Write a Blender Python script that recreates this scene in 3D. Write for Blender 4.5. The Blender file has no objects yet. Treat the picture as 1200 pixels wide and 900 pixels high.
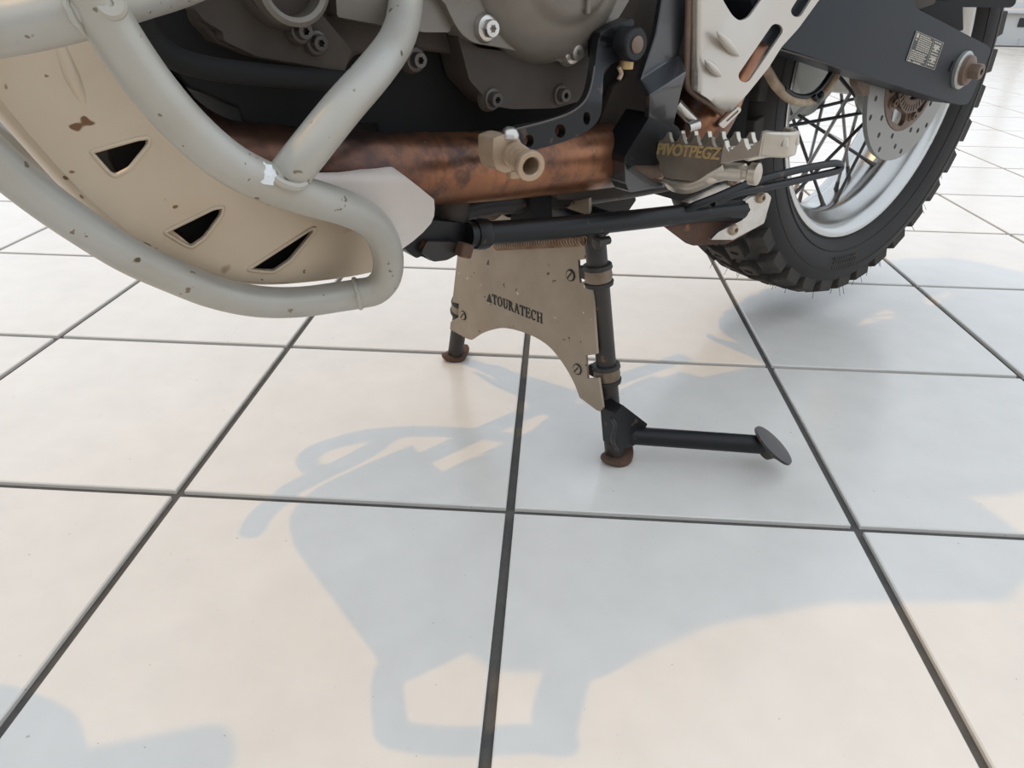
import bpy, bmesh, math, random
from mathutils import Vector, Matrix
from mathutils.geometry import delaunay_2d_cdt
random.seed(7)
S = bpy.context.scene
COL = S.collection
PI = math.pi

# ------------------------------------------------------------------ camera
TILE = 0.333
FOC, PITCH, YAW, ROLL = 843.341, 0.509272, -0.052789, 0.017686      # pixels / radians, solved from the tile grid
CAM = Vector((0.0867241, -1.6625388, 1.3538069)) * TILE
fwd = Vector((math.sin(YAW)*math.cos(PITCH), math.cos(YAW)*math.cos(PITCH), -math.sin(PITCH)))
rt0 = Vector((math.cos(YAW), -math.sin(YAW), 0)); up0 = rt0.cross(fwd)
rgt = math.cos(ROLL)*rt0 + math.sin(ROLL)*up0
upv = -math.sin(ROLL)*rt0 + math.cos(ROLL)*up0
cd = bpy.data.cameras.new('camera'); cam = bpy.data.objects.new('camera', cd); COL.objects.link(cam)
cd.sensor_width = 36.0; cd.sensor_fit = 'HORIZONTAL'; cd.lens = FOC/1200*36; cd.clip_start = 0.01; cd.clip_end = 300
cam.matrix_world = Matrix(((rgt.x, upv.x, -fwd.x, CAM.x), (rgt.y, upv.y, -fwd.y, CAM.y), (rgt.z, upv.z, -fwd.z, CAM.z), (0, 0, 0, 1)))
S.camera = cam

# ------------------------------------------------------------------ bike frame: x to the rear, y to the far side, z up
HEAD = math.radians(41.5)
ORG = Vector((0.0072, 0.204, 0))
EX = Vector((math.cos(HEAD), math.sin(HEAD), 0)); EY = Vector((-math.sin(HEAD), math.cos(HEAD), 0)); EZ = Vector((0, 0, 1))
def ray(u, v): return rgt*((u-600)/FOC) + upv*((450-v)/FOC) + fwd
def tob(P):
    d = P-ORG; return Vector((d.dot(EX), d.dot(EY), d.z))
def _hit(u, v, n, d):
    r = ray(u, v); return tob(CAM + r*((d-n.dot(CAM))/n.dot(r)))
def by(u, v, y): return _hit(u, v, EY, EY.dot(ORG)+y)
def bxp(u, v, x): return _hit(u, v, EX, EX.dot(ORG)+x)
def bz(u, v, z): return _hit(u, v, EZ, z)
def project(P):
    d = P-CAM; f = d.dot(fwd); return 600+FOC*d.dot(rgt)/f, 450-FOC*d.dot(upv)/f, f

# ------------------------------------------------------------------ light
W = bpy.data.worlds.new('world'); S.world = W; W.use_nodes = True
bg = W.node_tree.nodes['Background']; bg.inputs[0].default_value = (0.83, 0.91, 1.0, 1); bg.inputs[1].default_value = 1.32
sdir = EX*0.33 - EY*0.37 - EZ
sl = bpy.data.lights.new('sun_offscreen', 'SUN'); sl.energy = 0.80; sl.color = (1.0, 0.55, 0.10); sl.angle = math.radians(0.6)
sun = bpy.data.objects.new('sun_offscreen', sl); COL.objects.link(sun); sun.rotation_euler = sdir.to_track_quat('-Z', 'Y').to_euler(); sun.location = (0, 0, 6)
vs = S.view_settings; vs.view_transform = 'Standard'; vs.look = 'None'; vs.exposure = 0.0; vs.gamma = 1.0; vs.use_curve_mapping = False

# ------------------------------------------------------------------ materials
def mat(name, col, rough=0.5, metal=0.0, spots=None, mott=None, bump=None, spec=0.5, coat=0, rvar=0, extra=None):
    """spots: list of (colour, scale, threshold, softness); mott: (colour, scale, amount); bump: (scale, strength)"""
    m = bpy.data.materials.new(name); m.use_nodes = True; nt = m.node_tree; N = nt.nodes; L = nt.links
    b = N['Principled BSDF']; b.inputs['Roughness'].default_value = rough; b.inputs['Metallic'].default_value = metal
    b.inputs['Specular IOR Level'].default_value = spec; b.inputs['Coat Weight'].default_value = coat
    tc = N.new('ShaderNodeTexCoord'); src = tc.outputs['Object']
    rgb = N.new('ShaderNodeRGB'); rgb.outputs[0].default_value = (*col, 1); cur = rgb.outputs[0]
    def noise(sc, det=4, ro=0.55):
        n = N.new('ShaderNodeTexNoise'); n.inputs['Scale'].default_value = sc; n.inputs['Detail'].default_value = det; n.inputs['Roughness'].default_value = ro
        L.new(src, n.inputs['Vector']); return n.outputs['Fac']
    def mix(fac, a, c):
        x = N.new('ShaderNodeMix'); x.data_type = 'RGBA'; L.new(fac, x.inputs[0]); L.new(a, x.inputs[6]); x.inputs[7].default_value = (*c, 1); return x.outputs[2]
    def ramp(f, lo, hi, top=1.0):
        r = N.new('ShaderNodeMapRange'); r.inputs[1].default_value = lo; r.inputs[2].default_value = hi; r.inputs[4].default_value = top; L.new(f, r.inputs[0]); return r.outputs[0]
    if mott: 
        for (c, sc, am) in (mott if isinstance(mott, list) else [mott]): cur = mix(ramp(noise(sc), 0.35, 0.7, am), cur, c)
    for (c, sc, th, so) in (spots or []): cur = mix(ramp(noise(sc, 2), th, th+so), cur, c)
    if extra: cur = extra(N, L, src, cur, noise, mix, ramp)
    L.new(cur, b.inputs['Base Color'])
    if rvar: L.new(ramp(noise(35), 0.3, 0.7, 1), b.inputs['Roughness']); N[-1].inputs[3].default_value = max(0.03, rough-rvar); N[-1].inputs[4].default_value = rough+rvar
    if bump:
        bp = N.new('ShaderNodeBump'); bp.inputs['Strength'].default_value = bump[1]; bp.inputs['Distance'].default_value = bump[2] if len(bump) > 2 else 0.002
        L.new(noise(bump[0]), bp.inputs['Height']); L.new(bp.outputs[0], b.inputs['Normal'])
    return m

def tile_extra(N, L, src, cur, noise, mix, ramp):
    oi = N.new('ShaderNodeObjectInfo'); h = N.new('ShaderNodeHueSaturation')
    r = N.new('ShaderNodeMapRange'); r.inputs[3].default_value = 0.97; r.inputs[4].default_value = 1.02
    L.new(oi.outputs['Random'], r.inputs[0]); L.new(r.outputs[0], h.inputs['Value']); L.new(cur, h.inputs['Color']); return h.outputs[0]
def make_tile_mat():
    m = mat('tile_glaze', (0.755, 0.72, 0.672), 0.22, mott=[((0.70, 0.665, 0.62), 6, 0.6), ((0.63, 0.60, 0.56), 22, 0.35)], spots=[((0.45, 0.42, 0.38), 160, 0.74, 0.03)], extra=tile_extra)
    nt = m.node_tree; N = nt.nodes; L = nt.links; b = N['Principled BSDF']
    geo = N.new('ShaderNodeNewGeometry'); mp = N.new('ShaderNodeMapping'); mp.inputs['Scale'].default_value = (9, 34, 10); mp.inputs['Rotation'].default_value = (0, 0, 0.25)
    L.new(geo.outputs['Position'], mp.inputs[0])
    n = N.new('ShaderNodeTexNoise'); n.inputs['Scale'].default_value = 1.0; n.inputs['Detail'].default_value = 6; n.inputs['Distortion'].default_value = 1.3; L.new(mp.outputs[0], n.inputs['Vector'])
    bp = N.new('ShaderNodeBump'); bp.inputs['Strength'].default_value = 0.55; bp.inputs['Distance'].default_value = 0.004
    L.new(n.outputs['Fac'], bp.inputs['Height']); L.new(bp.outputs[0], b.inputs['Normal'])
    for nd in N:
        if nd.type == 'TEX_NOISE' and nd is not n:
            L.new(geo.outputs['Position'], nd.inputs['Vector'])
    return m
M = {}
M['tile'] = make_tile_mat()
M['grout'] = mat('grout', (0.085, 0.08, 0.076), 0.9, mott=((0.13, 0.12, 0.11), 60, 0.6), bump=(220, 0.5))
M['wall'] = mat('painted_wall', (0.66, 0.66, 0.64), 0.6)
M['ledge'] = mat('window_ledge', (0.62, 0.63, 0.63), 0.4)
M['darkslot'] = mat('dark_outlet', (0.03, 0.03, 0.035), 0.5)
M['outside'] = mat('outside_paving', (0.42, 0.37, 0.34), 0.9, mott=((0.32, 0.28, 0.26), 3, 0.6))
M['silver'] = mat('silver_paint', (0.44, 0.425, 0.385), 0.40, 0.25, mott=[((0.36, 0.30, 0.22), 14, 0.75), ((0.47, 0.48, 0.46), 5, 0.45)], spots=[((0.12, 0.07, 0.04), 55, 0.715, 0.02), ((0.20, 0.16, 0.11), 120, 0.70, 0.02)], bump=(60, 0.12))
M['skid'] = mat('dirty_aluminium', (0.58, 0.47, 0.345), 0.42, 0.25, mott=[((0.48, 0.365, 0.245), 14, 0.7), ((0.66, 0.56, 0.44), 5, 0.5)], spots=[((0.30, 0.20, 0.11), 30, 0.69, 0.06), ((0.17, 0.085, 0.035), 52, 0.70, 0.02), ((0.24, 0.15, 0.08), 130, 0.70, 0.03)], bump=(40, 0.15))
M['wing'] = mat('pale_cast', (0.58, 0.52, 0.48), 0.5, mott=((0.50, 0.43, 0.38), 16, 0.6), bump=(120, 0.15))
def pipe_extra(N, L, src, cur, noise, mix, ramp):
    mp = N.new('ShaderNodeMapping'); mp.inputs['Scale'].default_value = (40, 6, 10); L.new(src, mp.inputs[0])
    n = N.new('ShaderNodeTexNoise'); n.inputs['Scale'].default_value = 1.6; n.inputs['Detail'].default_value = 5; n.inputs['Roughness'].default_value = 0.7; L.new(mp.outputs[0], n.inputs['Vector'])
    cur = mix(ramp(n.outputs['Fac'], 0.5, 0.75, 0.6), cur, (0.07, 0.045, 0.04))
    cur = mix(ramp(noise(26, 5, .7), 0.54, 0.66, .8), cur, (0.075, 0.048, 0.040))
    cur = mix(ramp(noise(15, 5, .65), 0.50, 0.62, .85), cur, (0.040, 0.034, 0.040))
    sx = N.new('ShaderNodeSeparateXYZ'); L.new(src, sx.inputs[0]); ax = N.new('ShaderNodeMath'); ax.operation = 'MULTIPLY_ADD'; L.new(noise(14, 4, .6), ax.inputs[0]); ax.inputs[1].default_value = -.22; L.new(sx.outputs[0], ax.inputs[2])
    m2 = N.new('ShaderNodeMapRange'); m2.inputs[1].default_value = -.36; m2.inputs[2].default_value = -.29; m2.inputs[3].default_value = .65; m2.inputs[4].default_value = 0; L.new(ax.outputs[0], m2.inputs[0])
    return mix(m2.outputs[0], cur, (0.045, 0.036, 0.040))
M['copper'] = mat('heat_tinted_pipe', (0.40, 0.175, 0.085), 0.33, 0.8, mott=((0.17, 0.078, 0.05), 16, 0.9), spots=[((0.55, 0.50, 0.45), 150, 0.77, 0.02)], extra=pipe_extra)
M['black'] = mat('black_coating', (0.008, 0.0085, 0.010), 0.38, spec=0.35, spots=[((0.07, 0.045, 0.03), 70, 0.68, 0.05)], bump=(90, 0.08))
M['blackdirt'] = mat('worn_black_coating', (0.018, 0.017, 0.018), 0.45, mott=((0.05, 0.033, 0.022), 24, 0.7), spots=[((0.16, 0.07, 0.03), 60, 0.66, 0.06)])
M['pitch'] = mat('matt_black', (0.014, 0.014, 0.014), 0.75, spec=0.25)
M['edark'] = mat('dirty_engine_casting', (0.075, 0.060, 0.049), 0.65, mott=((0.040, 0.031, 0.025), 18, 0.8), spec=0.3, bump=(80, 0.3))
M['ecover'] = mat('engine_cover', (0.20, 0.18, 0.155), 0.42, 0.3, mott=((0.13, 0.105, 0.08), 16, 0.8), bump=(120, 0.12))
M['steel'] = mat('bright_steel', (0.62, 0.60, 0.57), 0.28, 0.9, mott=((0.42, 0.36, 0.30), 60, 0.5))
M['boltd'] = mat('dull_bolt', (0.10, 0.088, 0.078), 0.45, 0.6)
M['tan'] = mat('tan_anodised', (0.46, 0.35, 0.25), 0.38, 0.35, mott=((0.36, 0.25, 0.16), 60, 0.6))
M['plate'] = mat('brushed_dirty_plate', (0.33, 0.265, 0.195), 0.42, 0.35, mott=[((0.25, 0.195, 0.135), 22, 0.75)], spots=[((0.07, 0.045, 0.03), 95, 0.705, 0.02), ((0.60, 0.55, 0.46), 75, 0.71, 0.02)], bump=(160, 0.08))
M['ink'] = mat('black_print', (0.015, 0.014, 0.013), 0.6)
M['rust'] = mat('rust', (0.11, 0.055, 0.033), 0.8, mott=((0.06, 0.035, 0.025), 30, 0.9), spots=[((0.26, 0.115, 0.05), 60, 0.62, 0.1)], bump=(120, 0.6))
M['spring'] = mat('rusty_spring', (0.46, 0.32, 0.22), 0.45, 0.5, mott=((0.22, 0.09, 0.04), 60, 0.8))
M['rubber'] = mat('tyre_rubber', (0.020, 0.018, 0.0175), 0.62, mott=((0.032, 0.028, 0.026), 12, 0.6), spec=0.35)
M['knob'] = mat('tread_rubber', (0.032, 0.029, 0.027), 0.7, mott=((0.085, 0.07, 0.055), 40, 0.65), spec=0.3)
M['clampr'] = mat('clamp_rubber', (0.028, 0.026, 0.024), 0.6)
M['clampm'] = mat('clamp_band', (0.29, 0.245, 0.19), 0.4, 0.55, mott=((0.13, 0.075, 0.045), 45, 0.7))
M['rim'] = mat('polished_rim', (0.52, 0.515, 0.50), 0.24, 0.9)
M['disc'] = mat('disc_steel', (0.29, 0.285, 0.27), 0.42, 0.7)
M['carrier'] = mat('rusty_carrier', (0.20, 0.14, 0.105), 0.5, 0.35, mott=((0.12, 0.07, 0.045), 40, 0.7))
M['hub'] = mat('hub_aluminium', (0.48, 0.48, 0.45), 0.4, 0.6, mott=((0.34, 0.33, 0.30), 20, 0.6))
M['spoke'] = mat('dark_spoke', (0.055, 0.055, 0.06), 0.35, 0.5)
M['spokel'] = mat('steel_spoke', (0.30, 0.29, 0.275), 0.35, 0.8)
M['shield'] = mat('satin_heat_shield', (0.60, 0.555, 0.50), 0.36, 0.55, mott=((0.52, 0.46, 0.39), 10, 0.6))
M['arm'] = mat('swingarm_paint', (0.014, 0.017, 0.022), 0.5, mott=((0.019, 0.021, 0.024), 9, 0.6), spec=0.3)
M['facet'] = mat('bracket_paint', (0.016, 0.018, 0.022), 0.33, spec=0.8, coat=0.5)
M['peg'] = mat('footpeg_steel', (0.60, 0.55, 0.48), 0.33, 0.75, mott=((0.36, 0.28, 0.20), 22, 0.6))
M['pegside'] = mat('footpeg_worn_face', (0.24, 0.205, 0.165), 0.42, 0.5, mott=((0.13, 0.105, 0.08), 35, 0.8))
M['brass'] = mat('gold_lettering', (0.50, 0.36, 0.17), 0.5, 0.5)
M['hose'] = mat('cream_hose', (0.46, 0.36, 0.24), 0.5, mott=((0.14, 0.075, 0.045), 60, 0.7))
M['label'] = mat('black_label', (0.02, 0.02, 0.02), 0.4)
M['cream'] = mat('cream_print', (0.50, 0.46, 0.38), 0.5)
M['whitewear'] = mat('chalky_scuff', (0.75, 0.76, 0.77), 0.6)
M['orange'] = mat('tank_paint', (0.10, 0.10, 0.11), 0.3)
M['foam'] = mat('seat_vinyl', (0.02, 0.02, 0.02), 0.6)
def add_glass():
    m = bpy.data.materials.new('window_glass'); m.use_nodes = True; nt = m.node_tree; nt.nodes.clear()
    o = nt.nodes.new('ShaderNodeOutputMaterial'); mx = nt.nodes.new('ShaderNodeMixShader'); t = nt.nodes.new('ShaderNodeBsdfTransparent'); g = nt.nodes.new('ShaderNodeBsdfGlossy'); f = nt.nodes.new('ShaderNodeFresnel')
    g.inputs['Roughness'].default_value = 0.0; f.inputs[0].default_value = 1.2
    nt.links.new(f.outputs[0], mx.inputs[0]); nt.links.new(t.outputs[0], mx.inputs[1]); nt.links.new(g.outputs[0], mx.inputs[2]); nt.links.new(mx.outputs[0], o.inputs[0]); return m
M['glass'] = add_glass()

# ------------------------------------------------------------------ mesh helpers
def link(name, me, m, parent=None, bevel=0, seg=2, angle=40):
    if isinstance(me, bmesh.types.BMesh):
        bm = me; bmesh.ops.recalc_face_normals(bm, faces=bm.faces); me = bpy.data.meshes.new(name)
        for f in bm.faces: f.smooth = True
        bm.to_mesh(me); bm.free(); me.set_sharp_from_angle(angle=math.radians(angle))
    o = bpy.data.objects.new(name, me); COL.objects.link(o)
    if m is not None and not me.materials: me.materials.append(M[m] if isinstance(m, str) else m)
    if parent: o.parent = parent
    if bevel:
        b = o.modifiers.new('bevel', 'BEVEL'); b.width = bevel; b.segments = seg; b.limit_method = 'ANGLE'; b.angle_limit = math.radians(40)
    return o
def catmull(pts, n=8, closed=False):
    P = [Vector(p) for p in pts]; out = []; c = len(P)
    rng = range(c) if closed else range(c-1)
    for i in rng:
        if closed: a, b, d, e = P[(i-1) % c], P[i], P[(i+1) % c], P[(i+2) % c]
        else: a, b, d, e = P[max(i-1, 0)], P[i], P[i+1], P[min(i+2, c-1)]
        for k in range(n):
            t = k/n; out.append(0.5*((2*b)+(d-a)*t+(2*a-5*b+4*d-e)*t*t+(3*b-a-3*d+e)*t**3))
    if not closed: out.append(P[-1].copy())
    return out
def add_tube(bm, path, r, seg=16, closed=False, caps=True, flat=1.0):
    """r: radius or list of radii along the path; parallel-transported rings"""
    n = len(path); rr = r if isinstance(r, (list, tuple)) else [r]*n
    if len(rr) != n: rr = [rr[min(len(rr)-1, int(i*(len(rr)-1)/(n-1)))] + (rr[min(len(rr)-1, int(i*(len(rr)-1)/(n-1))+1)]-rr[int(i*(len(rr)-1)/(n-1))])*((i*(len(rr)-1)/(n-1)) % 1) for i in range(n)]
    T = [((path[(i+1) % n] if closed or i < n-1 else path[i])-(path[i-1] if closed or i > 0 else path[i])).normalized() for i in range(n)]
    ref = Vector((0, 0, 1)) if abs(T[0].z) < 0.9 else Vector((0, 1, 0))
    u = T[0].cross(ref).normalized(); rings = []
    for i in range(n):
        u = (u - T[i]*u.dot(T[i])).normalized(); w = T[i].cross(u)
        rings.append([bm.verts.new(path[i]+(u*math.cos(2*PI*k/seg)+w*math.sin(2*PI*k/seg)*flat)*rr[i]) for k in range(seg)])
    for i in range(n if closed else n-1):
        A, B = rings[i], rings[(i+1) % n]
        for k in range(seg): bm.faces.new((A[k], A[(k+1) % seg], B[(k+1) % seg], B[k]))
    if caps and not closed: bm.faces.new(rings[0]); bm.faces.new(rings[-1][::-1])
def tube(name, pts, r, m, parent, seg=16, n=8, smooth=True, closed=False, caps=True, **kw):
    bm = bmesh.new(); path = catmull(pts, n, closed) if smooth else [Vector(p) for p in pts]
    add_tube(bm, path, r, seg, closed, caps); return link(name, bm, m, parent, **kw)
def basis(axis):
    a = Vector(axis).normalized(); ref = Vector((0, 0, 1)) if abs(a.z) < 0.9 else Vector((1, 0, 0))
    u = ref.cross(a).normalized(); return a, u, a.cross(u)
def add_lathe(bm, prof, c, axis, seg=32, closed=False):
    """prof: (distance along axis, radius) pairs"""
    a, u, w = basis(axis); c = Vector(c); rings = []
    for (h, r) in prof:
        rings.append([bm.verts.new(c+a*h+(u*math.cos(2*PI*k/seg)+w*math.sin(2*PI*k/seg))*r) for k in range(seg)] if r > 1e-6 else [bm.verts.new(c+a*h)])
    q = list(zip(rings, rings[1:])) + ([(rings[-1], rings[0])] if closed else [])
    for A, B in q:
        for k in range(seg):
            if len(A) == 1 and len(B) == 1: continue
            if len(A) == 1: bm.faces.new((A[0], B[(k+1) % seg], B[k]))
            elif len(B) == 1: bm.faces.new((A[k], A[(k+1) % seg], B[0]))
            else: bm.faces.new((A[k], A[(k+1) % seg], B[(k+1) % seg], B[k]))
def lathe(name, prof, c, axis, m, parent, seg=32, closed=False, **kw):
    bm = bmesh.new(); add_lathe(bm, prof, c, axis, seg, closed); return link(name, bm, m, parent, **kw)
def add_box(bm, c, s, R=None):
    c = Vector(c); vs_ = []
    for x in (-1, 1):
        for y in (-1, 1):
            for z in (-1, 1):
                v = Vector((x*s[0]/2, y*s[1]/2, z*s[2]/2)); vs_.append(bm.verts.new(c+(R @ v if R else v)))
    for f in ((0, 1, 3, 2), (4, 6, 7, 5), (0, 4, 5, 1), (2, 3, 7, 6), (0, 2, 6, 4), (1, 5, 7, 3)): bm.faces.new([vs_[i] for i in f])
def inside(p, poly):
    r = False; j = len(poly)-1
    for i in range(len(poly)):
        a, b = poly[i], poly[j]
        if (a[1] > p[1]) != (b[1] > p[1]) and p[0] < (b[0]-a[0])*(p[1]-a[1])/(b[1]-a[1])+a[0]: r = not r
        j = i
    return r
def resample(poly, h):
    out = []
    for i in range(len(poly)):
        a, b = Vector(poly[i]), Vector(poly[(i+1) % len(poly)]); k = max(1, int((b-a).length/h))
        for t in range(k): out.append(a+(b-a)*(t/k))
    return out
def add_plate(bm, outline, holes, fmap, tvec, h=0):
    """flat or curved sheet: outline and holes are 2-D loops, fmap turns 2-D into 3-D, tvec is the thickness vector"""
    loops = [[Vector((p[0], p[1])) for p in L_] for L_ in [outline]+list(holes)]
    if h: loops = [resample(L_, h) for L_ in loops]
    V = []; E_ = []
    for L_ in loops:
        b = len(V); V += L_; E_ += [(b+i, b+(i+1) % len(L_)) for i in range(len(L_))]
    if h:
        xs = [p.x for p in loops[0]]; ys = [p.y for p in loops[0]]; y = min(ys)+h*0.6; row = 0
        while y < max(ys):
            x = min(xs)+h*(0.3+0.5*(row % 2))
            while x < max(xs):
                p = Vector((x, y))
                if inside(p, loops[0]) and not any(inside(p, q) for q in loops[1:]) and min((p-v).length for v in V[:sum(len(l) for l in loops)]) > h*0.55: V.append(p)
                x += h
            y += h*0.87; row += 1
    vo, eo, fo, *_ = delaunay_2d_cdt(V, E_, [], 1, 1e-7)
    f2 = []
    for f in fo:
        c = sum((vo[i] for i in f), Vector((0, 0)))/len(f)
        if inside(c, loops[0]) and not any(inside(c, q) for q in loops[1:]): f2.append(f)
    used = sorted({i for f in f2 for i in f}); A = {}; B = {}
    tv = tvec if callable(tvec) else (lambda p: Vector(tvec))
    for i in used:
        p = fmap(vo[i].x, vo[i].y); A[i] = bm.verts.new(p); B[i] = bm.verts.new(p+tv(vo[i]))
    ec = {}
    for f in f2:
        bm.faces.new([A[i] for i in f]); bm.faces.new([B[i] for i in reversed(f)])
        for k in range(len(f)):
            e = (f[k], f[(k+1) % len(f)]); ec[e] = 1
    for (a, b) in list(ec):
        if (b, a) not in ec: bm.faces.new((A[b], A[a], B[a], B[b]))
def plate(name, outline, m, parent, y=None, x=None, fmap=None, thick=0.004, holes=(), h=0, bevel=0.0008, seg=2, tvec=None, **kw):
    bm = bmesh.new()
    if fmap is None: fmap = (lambda u, v: by(u, v, y)) if y is not None else (lambda u, v: bxp(u, v, x))
    if tvec is None: tvec = Vector((0, thick, 0)) if x is None else Vector((thick, 0, 0))
    add_plate(bm, outline, holes, fmap, tvec, h); return link(name, bm, m, parent, bevel=bevel, seg=seg, **kw)
def spl(pts, n=5): return [(p.x, p.y) for p in catmull([Vector((a, b, 0)) for a, b in pts], n, True)]
def rounded(pts, r, n=4):
    out = []; c = len(pts)
    for i in range(c):
        a, b, d = Vector(pts[i-1]), Vector(pts[i]), Vector(pts[(i+1) % c])
        u = (a-b); w = (d-b); k = min(r, u.length*0.45, w.length*0.45); p, q = b+u.normalized()*k, b+w.normalized()*k
        for t in range(n+1):
            s = t/n; out.append(tuple((p*(1-s)**2+b*2*s*(1-s)+q*s*s)))
    return out
def stadium(a, b, r, n=8):
    a, b = Vector(a), Vector(b); d = (b-a).normalized(); ang = math.atan2(d.y, d.x); o = []
    for k in range(n+1): t = ang+PI/2+PI*k/n; o.append((a.x+r*math.cos(t), a.y+r*math.sin(t)))
    for k in range(n+1): t = ang-PI/2+PI*k/n; o.append((b.x+r*math.cos(t), b.y+r*math.sin(t)))
    return o
def circle(c, r, n=20, ry=None): return [(c[0]+r*math.cos(2*PI*k/n), c[1]+(ry or r)*math.sin(2*PI*k/n)) for k in range(n)]
def thing(name, label, cat, loc=(0, 0, 0), rotz=0):
    o = bpy.data.objects.new(name, None); COL.objects.link(o); o.location = loc; o.rotation_euler = (0, 0, rotz); o.empty_display_size = 0.1
    o['label'] = label; o['category'] = cat; return o
def struct(o, label, cat): o['kind'] = 'structure'; o['label'] = label; o['category'] = cat; return o
def bolt(name, c, axis, r, m, parent, hgt=0.006, socket=0.5, flange=1.35, star=True):
    """hex flange bolt with a recessed star socket"""
    bm = bmesh.new(); a, u, w = basis(axis); c = Vector(c)
    if flange: add_lathe(bm, [(0, 0), (0, r*flange), (0.0012, r*flange), (0.002, r*1.1), (0.002, 0)], c, axis, 20)
    def ring(h, f): return [bm.verts.new(c+a*h+(u*math.cos(2*PI*k/12)+w*math.sin(2*PI*k/12))*f(k)) for k in range(12)]
    hexf = lambda k: r*(1.0 if k % 2 == 0 else 0.93)
    sf = (lambda k: r*socket*(1.0 if k % 2 == 0 else 0.7)) if star else (lambda k: r*socket*(1 if k % 2 == 0 else 0.9))
    R = [ring(0, hexf), ring(hgt*0.85, hexf), ring(hgt, lambda k: r*0.88), ring(hgt, sf), ring(hgt*0.35, sf)]
    for A, B in zip(R, R[1:]):
        for k in range(12): bm.faces.new((A[k], A[(k+1) % 12], B[(k+1) % 12], B[k]))
    bm.faces.new(R[0]); bm.faces.new(R[-1]); return link(name, bm, m, parent, angle=30)
def dome_bolt(name, c, axis, r, m, parent, hgt=0.004):
    bm = bmesh.new(); add_lathe(bm, [(0, 0), (0, r), (hgt*0.3, r), (hgt*0.8, r*0.75), (hgt, r*0.48), (hgt, r*0.42), (hgt*0.3, r*0.38), (hgt*0.3, 0)], c, axis, 20); return link(name, bm, m, parent, angle=50)
def slot_screw(name, c, axis, r, parent):
    """screw with a straight slot"""
    o = lathe(name, [(0, 0), (0, r*1.12), (0.0012, r*1.12), (0.002, r), (0.0022, 0)], c, axis, 'plate', parent, 24)
    a, u, w = basis(axis); bm = bmesh.new(); d = (u*0.6+w*0.8)
    R = Matrix((d, a.cross(d), a)).transposed(); add_box(bm, Vector(c)+a*0.0020, (r*2, r*0.30, 0.0012), R)
    add_lathe(bm, [(0.0002, r*1.10), (0.0014, r*1.25), (0.0002, r*1.32)], c, axis, 24)
    link('slot', bm, 'ink', o); return o

# ------------------------------------------------------------------ the room: floor, tiles, low wall under the glazing
def floor():
    bm = bmesh.new(); add_box(bm, (2.0, 1.2, -0.055), (17.0, 12.2, 0.10)); f = link('floor', bm, 'grout', None)
    struct(f, 'floor of large white tiles with dark grey grout lines', 'floor')
    bm = bmesh.new(); s = TILE-0.0088; add_box(bm, (0, 0, -0.006), (s, s, 0.012))
    bmesh.ops.bevel(bm, geom=[e for e in bm.edges if all(v.co.z > -0.001 for v in e.verts)], offset=0.0012, segments=1, affect='EDGES')
    base = link('tile', bm, 'tile', f); me = base.data; bpy.data.objects.remove(base)
    cells = []
    for i in range(-18, 31):
        for j in range(-13, 21):
            x, y = (i+0.5)*TILE, (j+0.5)*TILE
            if not (-6.4 < x < 10.3 and -4.8 < y < 7.2): continue
            u, v, d = project(Vector((x, y, 0)))
            vis = d > 0.1 and -330/d*0.6-40 < u < 1240+330/d*0.6 and -25 < v < 900+260/d
            cells.append((0 if vis else 1, d, i, j, x, y))
    cells.sort(); vis = [c for c in cells if c[0] == 0][:298]; rest = [c for c in cells if c not in vis]
    for (_, _, i, j, x, y) in vis:
        o = bpy.data.objects.new('tile', me); COL.objects.link(o); o.parent = f; o.location = (x, y, 0)
    bm = bmesh.new()
    for (_, _, i, j, x, y) in rest:
        q = [bm.verts.new((x+a*s/2, y+b*s/2, 0)) for a, b in ((-1, -1), (1, -1), (1, 1), (-1, 1))]; bm.faces.new(q)
    o = link('tile_field', bm, 'tile', f); o['kind'] = 'stuff'
floor()
def far_side():
    YW = 7.27
    bm = bmesh.new(); add_box(bm, (2.0, YW+0.06, 0.135), (17, 0.12, 0.27)); w = struct(link('wall_back', bm, 'wall', None), 'low pale wall panel under the shop windows', 'wall')
    bm = bmesh.new(); add_box(bm, (2.0, YW+0.03, 0.285), (17, 0.20, 0.03)); link('ledge', bm, 'ledge', w, bevel=0.004)
    bm = bmesh.new(); add_box(bm, (2.0, YW+0.07, 0.345), (17, 0.05, 0.05)); link('window_rail', bm, 'ledge', w, bevel=0.003)
    for k in range(9):
        bm = bmesh.new(); add_box(bm, (-5.8+k*2.05, YW+0.07, 1.7), (0.06, 0.06, 2.7)); link('mullion', bm, 'ledge', w, bevel=0.003)
    for k in range(8):
        bm = bmesh.new(); add_box(bm, (-5.8+k*2.05+1.025, YW+0.07, 1.7), (1.99, 0.008, 2.66)); link('pane', bm, 'glass', w)
    bm = bmesh.new(); add_box(bm, (2.0, YW+0.07, 3.1), (17, 0.08, 0.12)); link('window_header', bm, 'ledge', w)
    P = CAM+ray(1194, 48)*((YW-CAM.y)/ray(1194, 48).y)
    bm = bmesh.new(); add_box(bm, (P.x, YW-0.004, 0.03), (0.008, 0.008, 0.06)); link('panel_seam', bm, 'ledge', w)
    P = CAM+ray(1203, 26.5)*((YW-CAM.y)/ray(1203, 26.5).y)
    bm = bmesh.new(); add_box(bm, (P.x, YW-0.006, P.z), (0.15, 0.012, 0.075)); link('outlet_cover', bm, 'darkslot', w, bevel=0.003)
    bm = bmesh.new(); add_box(bm, (2, 30, -0.12), (120, 100, 0.1)); struct(link('ground_outside', bm, 'outside', None), 'grey paving outside the shop windows', 'ground')
far_side()
def near_side():
    bm = bmesh.new(); add_box(bm, (2.0, -4.95, 1.6), (17, 0.12, 3.4)); struct(link('wall_front', bm, 'wall', None), 'plain pale wall facing the shop windows', 'wall')
near_side()

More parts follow.
